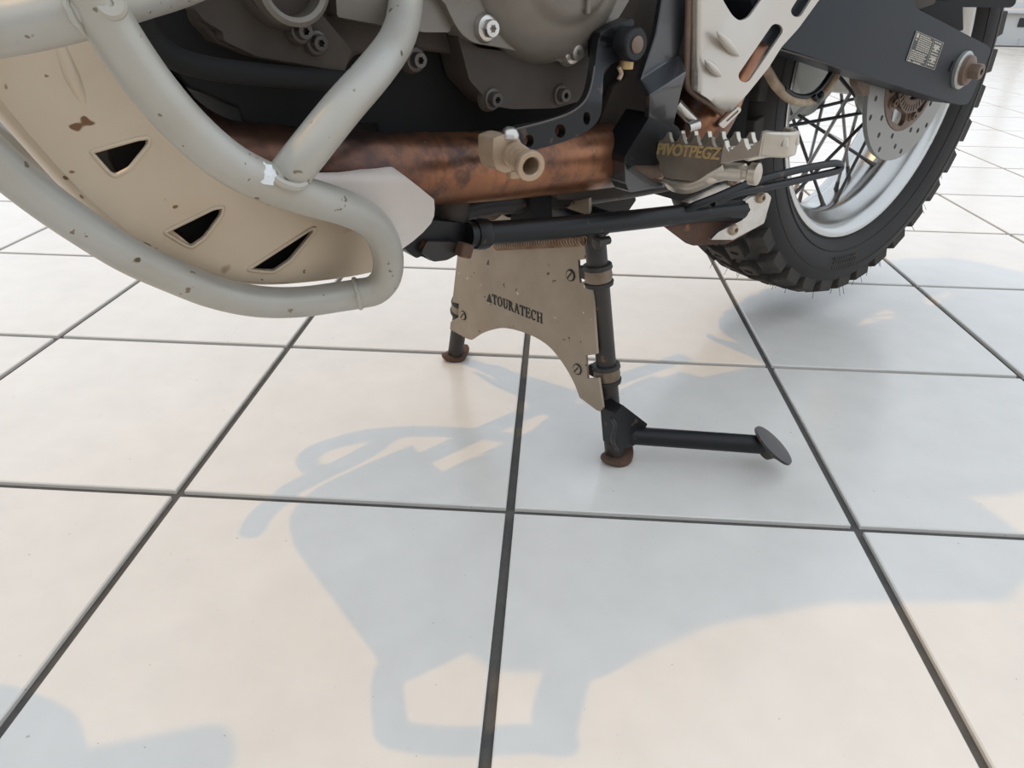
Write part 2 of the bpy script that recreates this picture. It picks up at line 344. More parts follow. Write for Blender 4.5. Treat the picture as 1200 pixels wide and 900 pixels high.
# ------------------------------------------------------------------ the motorcycle
BIKE = thing('motorcycle', 'mud-stained adventure motorcycle raised on its centre stand on the white tiles', 'motorcycle', ORG, HEAD)
def V3(*a): return Vector(a)
def pp(l): return [by(*q) for q in l]

# ---- rear wheel
AX = V3(0.575, 0, 0.354)
def wheel():
    prof = [(-.0565, .2325), (-.0600, .2300), (-.0600, .2225), (-.0540, .2165), (-.0460, .2120), (-.0360, .2095), (-.0270, .2000), (-.0180, .1960), (.0180, .1960), (.0270, .2000), (.0360, .2095), (.0460, .2120), (.0540, .2165), (.0600, .2225), (.0600, .2300), (.0565, .2325),
            (.0510, .2240), (.0400, .2170), (.0300, .2080), (.0200, .2030), (-.0200, .2030), (-.0300, .2080), (-.0400, .2170), (-.0510, .2240)]
    rim = lathe('rear_wheel', prof, AX, (0, 1, 0), 'rim', BIKE, 96, True, angle=50)
    hub = lathe('hub', [(-.088, 0), (-.088, .030), (-.070, .033), (-.062, .048), (-.050, .060), (-.046, .060), (-.042, .045), (-.02, .036), (.02, .036), (.045, .05), (.052, .075), (.058, .075), (.066, .055), (.09, .045), (.09, 0)], AX, (0, 1, 0), 'hub', rim, 48)
    # spokes: four laced families sharing four meshes
    Nf = 9
    for fam in range(4):
        side = -1 if fam < 2 else 1; lead = 1 if fam % 2 == 0 else -1
        rh = 0.056 if side < 0 else 0.071; yh = -.048 if side < 0 else .055
        a0 = math.radians(fam*10); a1 = a0+lead*math.radians(58)
        p0 = V3(rh*math.cos(a1), yh, rh*math.sin(a1)); p1 = V3(.1965*math.cos(a0), side*0.012*(-1 if fam % 2 else 1)*0.9, .1965*math.sin(a0))
        bm = bmesh.new(); add_tube(bm, [p0, p0+(p1-p0)*0.93], 0.0025, 8); o0 = link('spoke', bm, 'spoke' if fam in (0, 3) else 'spokel', rim); me = o0.data
        bm = bmesh.new(); add_tube(bm, [p0+(p1-p0)*0.90, p0+(p1-p0)*0.975, p1+(p1-p0)*0.02], [0.0030, 0.0034, 0.0046], 8); n0 = link('spoke_nipple', bm, 'boltd', rim); mn = n0.data
        for k in range(Nf):
            R = Matrix.Translation(AX) @ Matrix.Rotation(2*PI*k/Nf, 4, 'Y')
            for (o, md, nm) in ((o0, me, 'spoke'), (n0, mn, 'spoke_nipple')):
                if k: o = bpy.data.objects.new(nm, md); COL.objects.link(o); o.parent = rim
                o.matrix_local = R
    # tyre carcass and tread blocks
    tp = [(-.0565, .2325), (-.0610, .2350), (-.0700, .2460), (-.0755, .2650), (-.0762, .2790), (-.0725, .2920), (-.0640, .3010), (-.0450, .3070), (-.02, .3100), (0, .3105)]
    tp = tp+[(-a, r) for a, r in reversed(tp[:-1])]
    ty = lathe('rear_tyre', tp, AX, (0, 1, 0), 'rubber', BIKE, 120, angle=60); ty['label'] = 'knobbly black off-road rear tyre'
    for rr, yy in ((.2755, -.0762), (.2480, -.0712)):
        bm = bmesh.new(); add_tube(bm, [AX+V3(rr*math.cos(2*PI*k/90), yy, rr*math.sin(2*PI*k/90)) for k in range(90)], 0.0007, 6, True); link('sidewall_line', bm, 'rubber', ty)
    NB = 36
    def block(y0, y1, a0, a1, rb, rt, skew=0.0, taper=0.86, lean=0.0):
        bm = bmesh.new(); ym, am = (y0+y1)/2, (a0+a1)/2
        def crown(y): return -1.35*y*y if abs(y) < .05 else -1.35*y*y-9*(abs(y)-.05)**2
        def pt(y, a, r): rr = r+crown(y); return V3(rr*math.sin(a), y, -rr*math.cos(a))
        lo = []; hi = []
        for (yy, aa) in ((y0, a0), (y1, a0), (y1, a1), (y0, a1)):
            sk = skew*(yy-ym)
            lo.append(bm.verts.new(pt(yy, aa+sk, rb))); hi.append(bm.verts.new(pt(ym+(yy-ym)*taper+lean, am+(aa-am)*taper+sk, rt)))
        bm.faces.new(lo); bm.faces.new(hi)
        for k in range(4): bm.faces.new((lo[k], lo[(k+1) % 4], hi[(k+1) % 4], hi[k]))
        bmesh.ops.bevel(bm, geom=list(bm.edges), offset=0.0012, segments=1, affect='EDGES')
        # sipe in the crown of the block
        return bm
    step = 2*PI/NB
    fams = [(block(-.072, -.046, -step*.36, step*.36, .300, .3215, 0.0, .84, -.0025), 0.0), (block(.046, .072, -step*.36, step*.36, .300, .3215, 0.0, .84, .0025), 0.5),
            (block(-.036, -.004, -step*.31, step*.31, .305, .3205, 1.6, .88), 0.5), (block(.004, .036, -step*.31, step*.31, .305, .3205, -1.6, .88), 0.0)]
    sipe = bmesh.new(); add_box(sipe, (0, 0, -.3206), (.004, .012, .0012)); ms = None
    for fi, (bm, ph) in enumerate(fams):
        o0 = link('tread_block', bm, 'knob', ty, angle=25); me = o0.data
        for k in range(NB):
            R = Matrix.Translation(AX) @ Matrix.Rotation((k+ph)*step, 4, 'Y')
            o = o0 if k == 0 else bpy.data.objects.new('tread_block', me)
            if k: COL.objects.link(o); o.parent = ty
            o.matrix_local = R
    # sipes and moulding whiskers (too fine to pick apart)
    bm = bmesh.new()
    for k in range(NB):
        for yy, ph in ((-.02, .5), (.02, 0)):
            R = Matrix.Translation(AX) @ Matrix.Rotation((k+ph)*step, 4, 'Y') @ Matrix.Translation((0, yy, 0)); b2 = bmesh.new(); add_box(b2, (0, 0, -.3201), (.003, .012, .0012))
            vs2 = {}
            for v in b2.verts: vs2[v] = bm.verts.new(R @ v.co)
            for f in b2.faces: bm.faces.new([vs2[v] for v in f.verts])
            b2.free()
    o = link('tread_sipes', bm, 'pitch', ty); o['kind'] = 'stuff'
    sipe.free()
    bm = bmesh.new(); rnd = random.Random(3)
    for k in range(170):
        a = rnd.uniform(0, 2*PI); y = rnd.choice((-.064, -.058, -.02, .02, .06)); r0 = .312; L_ = rnd.uniform(.004, .009)
        p = AX+V3(r0*math.sin(a), y, -r0*math.cos(a)); d = V3(math.sin(a), rnd.uniform(-.4, .3), -math.cos(a)); add_tube(bm, [p, p+d*L_+d*0.008], 0.0004, 4)
    o = link('rubber_whiskers', bm, 'knob', ty); o['kind'] = 'stuff'
    # worn moulded lettering on the side wall: short raised strokes
    bm = bmesh.new()
    for (a0, a1, rr, hh) in ((20, 50, .262, .012), (52, 62, .262, .006)):
        a = a0
        while a < a1:
            w_ = rnd.uniform(.5, 1.0); t = math.radians(a)
            R = Matrix.Rotation(-t, 3, 'Y'); add_box(bm, AX+R @ V3(rr, -.0755, 0), (hh, .0012, .0035*w_), R); a += 1.5*w_+0.55
    for row in range(3):
        for k in range(10):
            t = math.radians(-88-k*1.5); rr = .272-row*.007; R = Matrix.Rotation(-t, 3, 'Y'); add_box(bm, AX+R @ V3(rr, -.0762, 0), (.0035, .001, .0048), R)
    link('moulded_lettering', bm, 'knob', ty)['kind'] = 'stuff'
    # brake disc
    def ring2(prof): return prof
    yd = -.097
    f2 = lambda a, b: AX+V3(a, yd, b)
    holes = []
    for k in range(30):
        t = 2*PI*(k+.3)/30; rr = (.081, .094, .1045)[k % 3]; holes.append(circle((rr*math.cos(t), rr*math.sin(t)), .0036, 10))
    bm = bmesh.new(); add_plate(bm, circle((0, 0), .113, 72), [circle((0, 0), .0735, 60)]+holes, f2, V3(0, .0065, 0)); dk = link('brake_disc', bm, 'disc', BIKE, bevel=.0004); dk['label'] = 'drilled steel rear brake disc'
    wins = []
    for k in range(5):
        t = 2*PI*k/5+0.62; c = V3(.057*math.cos(t), .057*math.sin(t), 0); e = V3(-math.sin(t), math.cos(t), 0)
        wins.append(stadium((c-e*.013)[:2], (c+e*.013)[:2], .0085, 6))
    bm = bmesh.new(); add_plate(bm, circle((0, 0), .0733, 60), [circle((0, 0), .036, 40)]+wins, lambda a, b: AX+V3(a, yd-.001, b), V3(0, .007, 0)); link('disc_carrier', bm, 'carrier', dk, bevel=.0006)
    sl_ = []
    for k in range(40):
        t = 2*PI*k/40; d = V3(math.cos(t), math.sin(t), 0); e = V3(-d.y, d.x, 0)
        sl_.append([(d*.0395-e*.0011)[:2], (d*.0475-e*.0014)[:2], (d*.0475+e*.0014)[:2], (d*.0395+e*.0011)[:2]])
    bm = bmesh.new(); add_plate(bm, circle((0, 0), .050, 60), [circle((0, 0), .033, 40)]+sl_, lambda a, b: AX+V3(a, yd-.006, b), V3(0, .002, 0)); link('sensor_ring', bm, 'carrier', dk)
    for k in range(5):
        t = 2*PI*k/5+1.25; bolt('disc_bolt', AX+V3(.058*math.cos(t), yd-.001, .058*math.sin(t)), (0, -1, 0), .006, 'carrier', dk)
    return rim
wheel()

# ---- swingarm
def swingarm():
    yo = -.150
    out = [(958, -30), (1062, -12), (1076, 11), (1157, 53), (1161, 57), (1160.5, 62), (1138, 116), (1133, 122.5), (1124, 123), (1010, 88), (960, 70), (917, 56), (890, 48), (880, 0), (900, -40)]
    o = plate('swingarm', rounded(out, 3), 'arm', BIKE, y=yo, thick=.042, bevel=.0018, seg=3); o['label'] = 'dark grey box-section swingarm'
    n0 = by(1126, 82, yo); d = V3(0, -1, 0)
    wz = lathe('axle_washer', [(-.002, 0), (-.002, .0225), (.004, .0225), (.006, .0205), (.006, .0)], n0, d, 'hub', o, 40)
    lathe('axle_cap', [(.0, 0), (.005, .0185), (.0105, .0175), (.012, .015), (.012, 0)], n0, d, 'carrier', o, 32)
    bolt('axle_nut', n0+d*.011, d, .0100, 'carrier', o, hgt=.014, socket=.45, flange=1.3)
    # chain-adjuster pin beside the washer
    tube('adjuster_pin', [by(1117, 72, yo)+d*.001, by(1112, 83, yo)+d*.001], .0016, 'black', o, 8, smooth=False)
    # information label
    A, B, C_, D = [by(u, v, yo) for u, v in ((1073, 36), (1105, 50), (1094, 82), (1061, 71))]
    def q(s, t): return (A*(1-s)+B*s)*(1-t)+(D*(1-s)+C_*s)*t+d*.0006
    bm = bmesh.new(); c = [bm.verts.new(q(s, t)) for s, t in ((0, 0), (1, 0), (1, 1), (0, 1))]; f = bm.faces.new(c); r = bmesh.ops.extrude_face_region(bm, geom=[f]); bmesh.ops.translate(bm, verts=[v for v in r['geom'] if isinstance(v, bmesh.types.BMVert)], vec=-d*.001)
    lb = link('information_label', bm, 'label', o)
    bm = bmesh.new(); rnd = random.Random(5)
    def bar(s0, s1, t0, t1):
        c = [bm.verts.new(q(s, t)+d*.0004) for s, t in ((s0, t0), (s1, t0), (s1, t1), (s0, t1))]; bm.faces.new(c)
    def words(s0, s1, t0, t1):
        s = s0
        while s < s1-.015:
            e = min(s1, s+rnd.uniform(.035, .10)); bar(s, e-.012, t0, t1); s = e
    for k in range(8): words(.16, .62 if k else .55, .05+k*.066, .088+k*.066)
    for k in range(5): words(.04, .60-.05*(k % 2), .60+k*.066, .638+k*.066)
    words(.04, .14, .94, .985); words(.22, .5, .945, .985)
    bar(.05, .13, .04, .20); bar(.06, .12, .24, .28)
    for k in range(9): words(.70, .95, .06+k*.1, .11+k*.1)
    for (s0, t0) in ((.72, .2), (.74, .62)): bar(s0, s0+.18, t0, t0+.07); bar(s0+.05, s0+.12, t0+.09, t0+.17)
    for (s0, s1, t0, t1) in ((0, 1, 0, .012), (0, 1, .988, 1), (0, .012, 0, 1), (.988, 1, 0, 1), (.655, .665, 0, 1)): bar(s0, s1, t0, t1)
    link('label_print', bm, 'cream', lb)
    # underside lip and brake-line clip
    tube('weld_seam', pp([(905, 55, yo+.003), (960, 71, yo+.003), (1008, 87.5, yo+.003)]), .0012, 'boltd', o, 8)
    plate('caliper_bracket', rounded([(1003, 84), (1016, 88), (1020, 110), (1012, 114), (1005, 100)], 3), 'carrier', BIKE, y=-.108, thick=.01)
swingarm()

# ---- behind the swingarm: mudguard, hose, chain-side casting
def rear_bits():
    bm = bmesh.new(); n = 16; R_ = .342
    rows = []
    for k in range(n+1):
        a = math.radians(142+k*(206-142)/n); rows.append([AX+V3(r*math.cos(a), y, r*math.sin(a)) for y, r in ((-.075, R_-.012), (-.07, R_), (.07, R_), (.075, R_-.012), (.07, R_-.004), (-.07, R_-.004))])
    vv = [[bm.verts.new(p) for p in r] for r in rows]
    for A, B in zip(vv, vv[1:]):
        for k in range(6): bm.faces.new((A[k], A[(k+1) % 6], B[(k+1) % 6], B[k]))
    bm.faces.new(vv[0]); bm.faces.new(vv[-1]); link('inner_mudguard', bm, 'pitch', BIKE)
    yy = -.108
    h = tube('brake_hose', pp([(893, 70, yy), (901, 86, yy), (911, 102, yy), (925, 115, yy), (942, 119, yy), (958, 114, yy), (971, 101, yy), (981, 84, yy), (986, 70, yy)]), .0052, 'hose', BIKE, 12)
    tube('hose_sleeve', pp([(919, 104, yy-.003), (932, 112, yy-.003), (948, 112, yy-.003), (962, 102, yy-.003), (975, 83, yy-.003)]), .0030, 'black', h, 10)
    lathe('hose_clip', [(-.004, 0), (-.004, .0062), (.004, .0062), (.004, 0)], by(958, 113, yy), (1, 0, .6), 'black', h, 16)
    tube('clip_tail', pp([(954, 112, yy-.006), (957, 117, yy-.007), (962, 114, yy-.006)]), .0024, 'black', h, 8)
    # pale casting of the chain side seen between hub and arm
    cast = [(928, 55), (1000, 78), (1010, 92), (985, 96), (958, 128), (938, 140), (922, 138), (918, 120), (926, 90)]
    plate('chain_guard', rounded([(u, v) for u, v in cast], 4), 'hub', BIKE, fmap=lambda u, v: by(u, v, .085), thick=.012, bevel=.002)
    plate('brake_caliper', rounded([(1062, 2), (1128, 2), (1129, 36), (1112, 36), (1084, 20), (1068, 12)], 3), 'pitch', BIKE, y=-.118, thick=.05, bevel=.003)
    # dark tail section and number-plate carrier over the wheel
    plate('tail_brace', rounded([(1084, -40), (1200, -40), (1190, 5), (1185, 9), (1095, 8), (1086, -2)], 3), 'pitch', BIKE, y=-.10, thick=.09, bevel=.003)
    plate('brake_master_cover', rounded([(1066, -20), (1100, -20), (1096, 4), (1078, 11), (1070, 9)], 3), 'edark', BIKE, y=-.125, thick=.03, bevel=.003)
rear_bits()

# ---- exhaust, muffler and heat shield
def exhaust():
    path = [(140, 50, -.060), (172, 106, -.064), (210, 152, -.070), (262, 182, -.080), (325, 191, -.096), (400, 198, -.115), (480, 199, -.118), (560, 196, -.114), (650, 189, -.107), (740, 180, -.099), (790, 172, -.096)]
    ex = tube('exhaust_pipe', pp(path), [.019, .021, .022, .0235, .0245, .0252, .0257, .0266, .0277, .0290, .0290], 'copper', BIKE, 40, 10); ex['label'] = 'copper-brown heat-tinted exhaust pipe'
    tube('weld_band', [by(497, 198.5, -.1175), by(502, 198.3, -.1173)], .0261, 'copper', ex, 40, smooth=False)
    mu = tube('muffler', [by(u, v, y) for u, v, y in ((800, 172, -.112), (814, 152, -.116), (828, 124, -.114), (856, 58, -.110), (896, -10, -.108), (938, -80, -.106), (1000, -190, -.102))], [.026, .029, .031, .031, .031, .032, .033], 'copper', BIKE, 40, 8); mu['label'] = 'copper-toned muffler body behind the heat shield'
    # joint clamp between pipe and muffler
    c = tube('exhaust_clamp', pp([(792, 121, -.135), (804, 134, -.138), (815, 146, -.14)]), .0052, 'steel', BIKE, 14)
    tube('clamp_bolt', pp([(806, 150, -.145), (818, 146, -.147)]), .0046, 'steel', c, 12, smooth=False)
    # heat shield, gently bowed sheet with slots
    out = [(812, -30), (810, 0), (808, 60), (807, 92), (812, 104), (832, 117), (843, 128), (850, 132), (857, 130.5), (876, 110), (901, 79), (916, 55), (936, 33), (960, 0), (982, -30)]
    holes = [rounded([(838, -25), (847, 0), (858, 18), (866.6, 25), (877, 21), (892, 0), (908, -25)], 6), stadium((909.7, 35.5), (873, 89), 7.6), stadium((956, -22), (934, 13), 7.0)]
    def bow(u, v):
        # distance from the long axis of the shield
        ax, ay = 0.56, -0.83; s = (u-850)*0.83+(v-132)*0.56
        lx = max(0, min(1, (u-806)/16)); edge = (1-lx)**2*.018
        t = (u-880)*0.8+(v-60)*0.55; low = max(0, min(1, (132-v)/18)); edge += (1-low)**2*.012
        rr = ((u-(845+(132-v)*0.62)))/60.0
        return by(u, v, -.158+edge+.006*max(-1, min(1, rr))**2)
    sh = plate('heat_shield', rounded(out, 4), 'shield', BIKE, fmap=bow, thick=.0022, holes=holes, h=4.0, bevel=0, angle=60); sh['label'] = 'satin silver slotted exhaust heat shield'
    for (a, b, w_) in (((840, 37), (866, 66), .0042), ((826, 70), (845, 90), .0036)):
        A_, B_ = by(*a, -.1585), by(*b, -.1585); bm = bmesh.new(); n_ = 8; add_tube(bm, [A_+(B_-A_)*(k/n_) for k in range(n_+1)], [max(.0004, w_*math.sin(PI*(k/n_))**.6) for k in range(n_+1)], 16); link('shield_rib', bm, 'shield', sh, angle=80)
    tabs = [[(842, 146), (865, 125), (869, 127), (868, 131), (848, 151)]]
    for i, t in enumerate(tabs):
        c0 = sum((Vector(p) for p in t), Vector((0, 0)))/len(t); a = Vector(t[1])-Vector(t[0]); d = a.normalized()
        plate('shield_tab', rounded(t, 2.5), 'shield', sh, y=-.150, thick=.002, holes=[stadium(c0-d*a.length*.27, c0+d*a.length*.27, 1.0, 4)])
    for (a, b) in (((812, -20), (809, 92)),):
        tube('rolled_edge', pp([(a[0]-4, a[1], -.142), (806, 40, -.142), (804.5, 92, -.141), (811, 107, -.143), (830, 120, -.146), (846, 132, -.147)]), .0032, 'carrier', sh, 10)
exhaust()

# ---- engine
def engine():
    eb = plate('engine_block', [(225, -60), (232, 25), (255, 50), (300, 68), (402, 86), (418, 64), (500, 60), (548, 66), (552, 95), (577, 124), (650, 127), (693, 112), (722, 70), (800, 50), (800, -60)], 'edark', BIKE, y=-.105, thick=.20, bevel=.003)
    eb['label'] = 'dark oil-stained engine casting'
    plate('lower_casing', rounded([(536, 40), (560, 56), (640, 66), (712, 48), (712, 70), (700, 100), (688, 116), (650, 127), (600, 128), (577, 124), (550, 94)], 5), 'edark', eb, y=-.120, thick=.03, bevel=.004, seg=3)
    plate('case_panel', rounded([(392, -30), (528, -30), (530, 8), (528, 38), (498, 38), (440, 28), (395, 20)], 4), 'ecover', eb, y=-.121, thick=.02, bevel=.003)
    plate('front_panel', rounded([(222, -40), (330, -30), (380, 20), (412, 58), (404, 84), (300, 66), (262, 48), (262, 38), (240, 25), (228, 10)], 4), 'edark', eb, y=-.118, thick=.02, bevel=.003)
    c = by(636, -58, -.115); d = V3(0, -1, 0)
    cv = lathe('clutch_cover', [(-.01, 0), (-.01, .0755), (.004, .0755), (.009, .0735), (.016, .071), (.026, .060), (.030, .050), (.031, .046), (.035, .043), (.037, .037), (.037, 0)], c, d, 'ecover', BIKE, 64); cv['label'] = 'grey domed engine side cover'
    plate('cover_flange', spl([(505, -40), (522, 5), (538, 36), (556, 50), (582, 55), (630, 65), (662, 73), (683, 68), (694, 52), (720, 28), (742, -10), (742, -40)], 3), 'ecover', cv, y=-.128, thick=.02, bevel=.003, seg=3)
    bm = bmesh.new(); add_box(bm, c+V3(.012, -.038, -.030), (.004, .004, .020)); link('cover_rib', bm, 'ecover', cv, bevel=.001)
    for (u, v, r, m, y) in ((571, 33, .0062, 'steel', -.1305), (671, 61, .0062, 'steel', -.1305), (577, 116, .0056, 'boltd', -.121), (657, 111, .0056, 'boltd', -.121), (487, 70, .0056, 'boltd', -.112), (353, 36, .0050, 'boltd', -.124), (371, 50, .0050, 'boltd', -.121)):
        lathe('bolt_boss', [(-.006, 0), (-.006, r*1.75), (-.002, r*1.6), (.0, r*1.4), (.0, 0)], by(u, v, y), d, 'ecover' if m == 'steel' and u > 500 else 'edark', eb, 24)
        bolt('engine_bolt', by(u, v, y), d, r, m, eb, hgt=.007)
    # port over the front panel
    lathe('water_pump_neck', [(-.02, .0215), (.012, .0215), (.014, .019), (.012, .0165), (-.015, .016), (-.015, 0)], by(335, -18, -.128), d, 'ecover', eb, 40)
    lathe('water_pump_skirt', [(-.02, 0), (-.02, .027), (.000, .0265), (.003, .024), (.003, 0)], by(332, -24, -.124), d, 'edark', eb, 40)
    tube('coolant_hose', pp([(160, -10, -.128), (166, 24, -.128), (182, 50, -.127), (205, 68, -.126), (240, 79, -.124), (300, 87, -.122), (400, 95, -.118), (420, 95, -.116)]), .0066, 'pitch', BIKE, 18)
    # black sump with the open slit above the pipe
    plate('oil_sump', [(165, -20), (720, -20), (760, 100), (760, 170), (446, 168), (441, 147), (402, 147), (398, 166), (300, 166), (284, 140), (279, 124), (228, 106), (212, 92), (180, 50)], 'pitch', BIKE, y=-.085, thick=.16, bevel=.002)
    # frame plate behind the gear lever
    plate('frame_plate', [(690, -40), (830, -40), (830, 60), (800, 150), (702, 150), (720, 100), (735, 90)], 'edark', BIKE, y=-.092, thick=.02, bevel=.002)
    tube('clutch_cable', pp([(742, -10, -.10), (752, 20, -.10), (760, 50, -.10)]), .004, 'carrier', BIKE, 10)
    lathe('frame_bolt', [(0, 0), (0, .008), (.006, .008), (.008, .006), (.008, 0)], by(770, 35, -.10), d, 'carrier', BIKE, 16)
engine()

# ---- gear lever
def gear_lever():
    y0 = -.168
    # bar folded from flat strip: outline traced along the lever, the upper leg turns inwards
    def fm(u, v):
        t = max(0, min(1, (118-v)/60)); return by(u, v, y0+.020*t)
    out = [(603, 152), (640, 143), (668, 133), (684, 121), (692, 105), (697, 78), (701, 48), (707, 39), (722, 31), (730, 40), (728, 66), (716, 76), (708, 84), (706, 112), (704, 134), (694, 149), (674, 161), (648, 170), (618, 178), (606, 180)]
    holes = [circle((656.5, 153.5), 6.2, 16, 8.2), circle((687.5, 138.5), 4.2, 16, 8.0), circle((620, 165), 5.5, 16, 7.5)]
    lv = plate('gear_lever', spl(out, 3), 'black', BIKE, fmap=fm, thick=.007, holes=holes, h=5, bevel=0, angle=50); lv['label'] = 'black drilled gear lever'
    tube('bright_edge', [fm(u, v)+V3(0, .0004, 0) for u, v in ((605, 151.5), (640, 142.5), (668, 132.5), (684, 120.5), (692, 104.5), (697, 78))], .0009, 'boltd', lv, 6)
    c = by(733, 51, -.150)
    b = lathe('pivot_boss', [(-.014, 0), (-.014, .0125), (.010, .0125), (.012, .011), (.012, 0)], c, (0, -1, 0), 'black', lv, 28)
    lathe('pivot_pin', [(.010, 0), (.010, .0062), (.0130, .0062), (.0137, .0052), (.0137, 0)], c, (0, -1, 0), 'carrier', lv, 24)
    plate('boss_web', rounded([(703, 38), (722, 30), (742, 21), (744, 26), (739, 38), (728, 66), (716, 75), (704, 70)], 3), 'black', lv, y=-.148, thick=.014, bevel=.002)
    lathe('pivot_bush', [(0, 0), (0, .0055), (.009, .0055), (.009, 0)], by(735, 66, -.150), (0, 0, -1), 'brass', lv, 20)
    tube('split_pin', pp([(725, 78, -.150), (728, 86, -.150), (725, 93, -.150)]), .0018, 'tan', lv, 8)
    # toe peg
    cb = by(597, 178, -.176)
    px_ = V3(1, 0, 0)
    blk = rounded([(578, 162), (592, 157), (607, 160), (613, 172), (611, 198), (592, 203), (581, 198), (578, 185)], 3)
    tp = plate('toe_peg', blk, 'tan', BIKE, y=-.186, thick=.017, bevel=.0012); tp['label'] = 'tan metal toe peg of the gear lever'
    a = by(603, 181, -.188); e = by(623, 195.5, -.214); ax = (e-a)
    prof = []; L_ = ax.length; nR = 9
    for k in range(nR): z = -.004+(L_*.80+.004)*k/nR; w_ = (L_*.80+.004)/nR; prof += [(z, .0082), (z+w_*.55, .0086), (z+w_*.6, .0078), (z+w_*.95, .0078)]
    prof = [(-.004, 0)]+prof+[(L_*.82, .0085), (L_*.84, .0100), (L_-.001, .0100), (L_, .0094), (L_, .0066), (L_-.001, .0058), (L_*.35, .0055), (L_*.35, 0)]
    lathe('peg_sleeve', prof, a, ax, 'tan', tp, 32, angle=35)
    dome_bolt('clamp_screw', by(597.5, 161, -.184), (0, 0, 1), .0064, 'steel', tp, .0065)
    bolt('clamp_nut', by(602, 199.5, -.184), (0, 0, -1), .0048, 'tan', tp, hgt=.005, flange=0)
    plate('rubber_stop', rounded([(575, 160), (582, 157), (583, 197), (578, 192), (574, 175)], 2), 'black', tp, y=-.176, thick=.006, bevel=.001)
gear_lever()

# ---- rider footrest hanger and footpeg
def footrest():
    # hanger strip folded twice: upper strip, outward step, lower strip
    bm = bmesh.new(); ya, yb, yc = -.136, -.156, -.146
    rows = [[by(784, -45, ya), by(812, -45, ya)], [by(769, 40, ya), by(803, 40, ya)], [by(751, 93, ya), by(796, 63, ya)], [by(762, 112, yb), by(805, 84, yb)], [by(762, 124, yb+.003), by(799, 106, yb+.003)], [by(760, 138, yc), by(789, 150, yc)]]
    vv = [[bm.verts.new(p) for p in r_] for r_ in rows]
    for A, B in zip(vv, vv[1:]): bm.faces.new((A[0], A[1], B[1], B[0]))
    r_ = bmesh.ops.extrude_face_region(bm, geom=list(bm.faces)); bmesh.ops.translate(bm, verts=[v for v in r_['geom'] if isinstance(v, bmesh.types.BMVert)], vec=(0, .006, 0))
    br = link('footrest_bracket', bm, 'facet', BIKE, bevel=.001, angle=20); br['label'] = 'black footrest hanger plate'
    lo = plate('footrest_mount', rounded([(764, 132), (771, 134), (795, 149), (798, 156), (782, 185), (770, 194), (742, 194), (735, 200), (731, 188), (733, 182)], 2.5), 'black', BIKE, y=-.146, thick=.030, bevel=.0018)
    plate('mount_lower_ear', rounded([(732, 188), (742, 196), (765, 212), (790, 214), (782, 219), (760, 222), (738, 226), (733, 215)], 3), 'facet', lo, y=-.146, thick=.018, bevel=.0015)
    plate('mount_web', rounded([(740, 194), (775, 192), (776, 208), (758, 212), (744, 205)], 3), 'carrier', lo, y=-.140, thick=.01, bevel=.001)
    # peg: two toothed rails joined by an end piece; y runs outwards
    X0, X1 = .020, .050
    def tooth_rail(x, y_in, y_out, z0, z1, zb0, zb1, n, th=.004):
        # profile in (y,z), thickness along x
        top = []; 
        for k in range(n):
            f0, f1 = k/n, (k+1)/n; ya, yb = y_in+(y_out-y_in)*f0, y_in+(y_out-y_in)*f1; za, zb = z0+(z1-z0)*f0, z0+(z1-z0)*f1; w_ = yb-ya
            top += [(ya, za+.0062), (ya+w_*.10, za+.0062), (ya+w_*.20, za+.0022), (ya+w_*.38, za-.0012), (ya+w_*.62, zb-.0012), (ya+w_*.80, zb+.0022), (ya+w_*.92, zb+.0062)]
        top += [(y_out, z1+.0062)]
        bot = [(y_out, zb1), ((y_in+y_out)/2, (zb0+zb1)/2), (y_in, zb0)]
        bm = bmesh.new(); add_plate(bm, top+bot, [], lambda a, b: V3(x, a, b), V3(th, 0, 0)); return bm
    a = bxp(765, 172, X0); b = bxp(848, 178, X0); c = bxp(893, 172, X0)
    pg = link('footpeg', tooth_rail(X0, a.y, b.y, bxp(771, 163, X0).z, bxp(848, 172, X0).z, bxp(766, 178, X0).z, bxp(848, 193, X0).z, 5), 'pegside', BIKE, bevel=.0009); pg['label'] = 'worn toothed metal footpeg with raised lettering'
    link('toothed_rail', tooth_rail(X0-.001, b.y+.001, c.y, bxp(848, 174, X0).z, bxp(893, 170, X0).z, bxp(848, 193, X0).z, bxp(893, 184, X0).z, 2, .005), 'peg', pg, bevel=.0012)
    link('toothed_rail', tooth_rail(X1, a.y-.004, c.y+.004, bxp(771, 163, X0).z-.002, bxp(893, 170, X0).z-.001, bxp(766, 178, X0).z, bxp(893, 184, X0).z, 7, .005), 'peg', pg, bevel=.0012)
    zc = bxp(893, 177, X0).z
    oo = [(X0, c.y+.004), (X0+.002, c.y-.006), (X0+.009, c.y-.014), ((X0+X1)/2, c.y-.016), (X1-.004, c.y-.014), (X1+.003, c.y-.006), (X1+.005, c.y+.004)]; ii = [(X1, c.y+.004), (X1-.002, c.y-.004), (X1-.007, c.y-.009), ((X0+X1)/2, c.y-.011), (X0+.012, c.y-.009), (X0+.007, c.y-.004), (X0+.005, c.y+.004)]
    bm = bmesh.new(); add_plate(bm, oo+ii, [], lambda p, q: V3(p, q, bxp(893, 184, X0).z), V3(0, 0, .019)); link('end_hoop', bm, 'peg', pg, bevel=.002, seg=3, angle=60)
    for t in range(3):
        bm = bmesh.new(); add_lathe(bm, [(0, .0035), (.004, .0028), (.0075, .0016), (.0075, 0)], V3(X0+.010+t*.007, c.y-.0125, zc+.0045), (0, 0, 1), 10); link('end_tooth', bm, 'peg', pg)
    for k in range(2):
        yy = b.y+(c.y-b.y)*(.15+.5*k); bm = bmesh.new(); add_box(bm, ((X0+X1)/2, yy, zc-.006), (X1-X0, .006, .008)); link('cross_bar', bm, 'peg', pg, bevel=.0015)
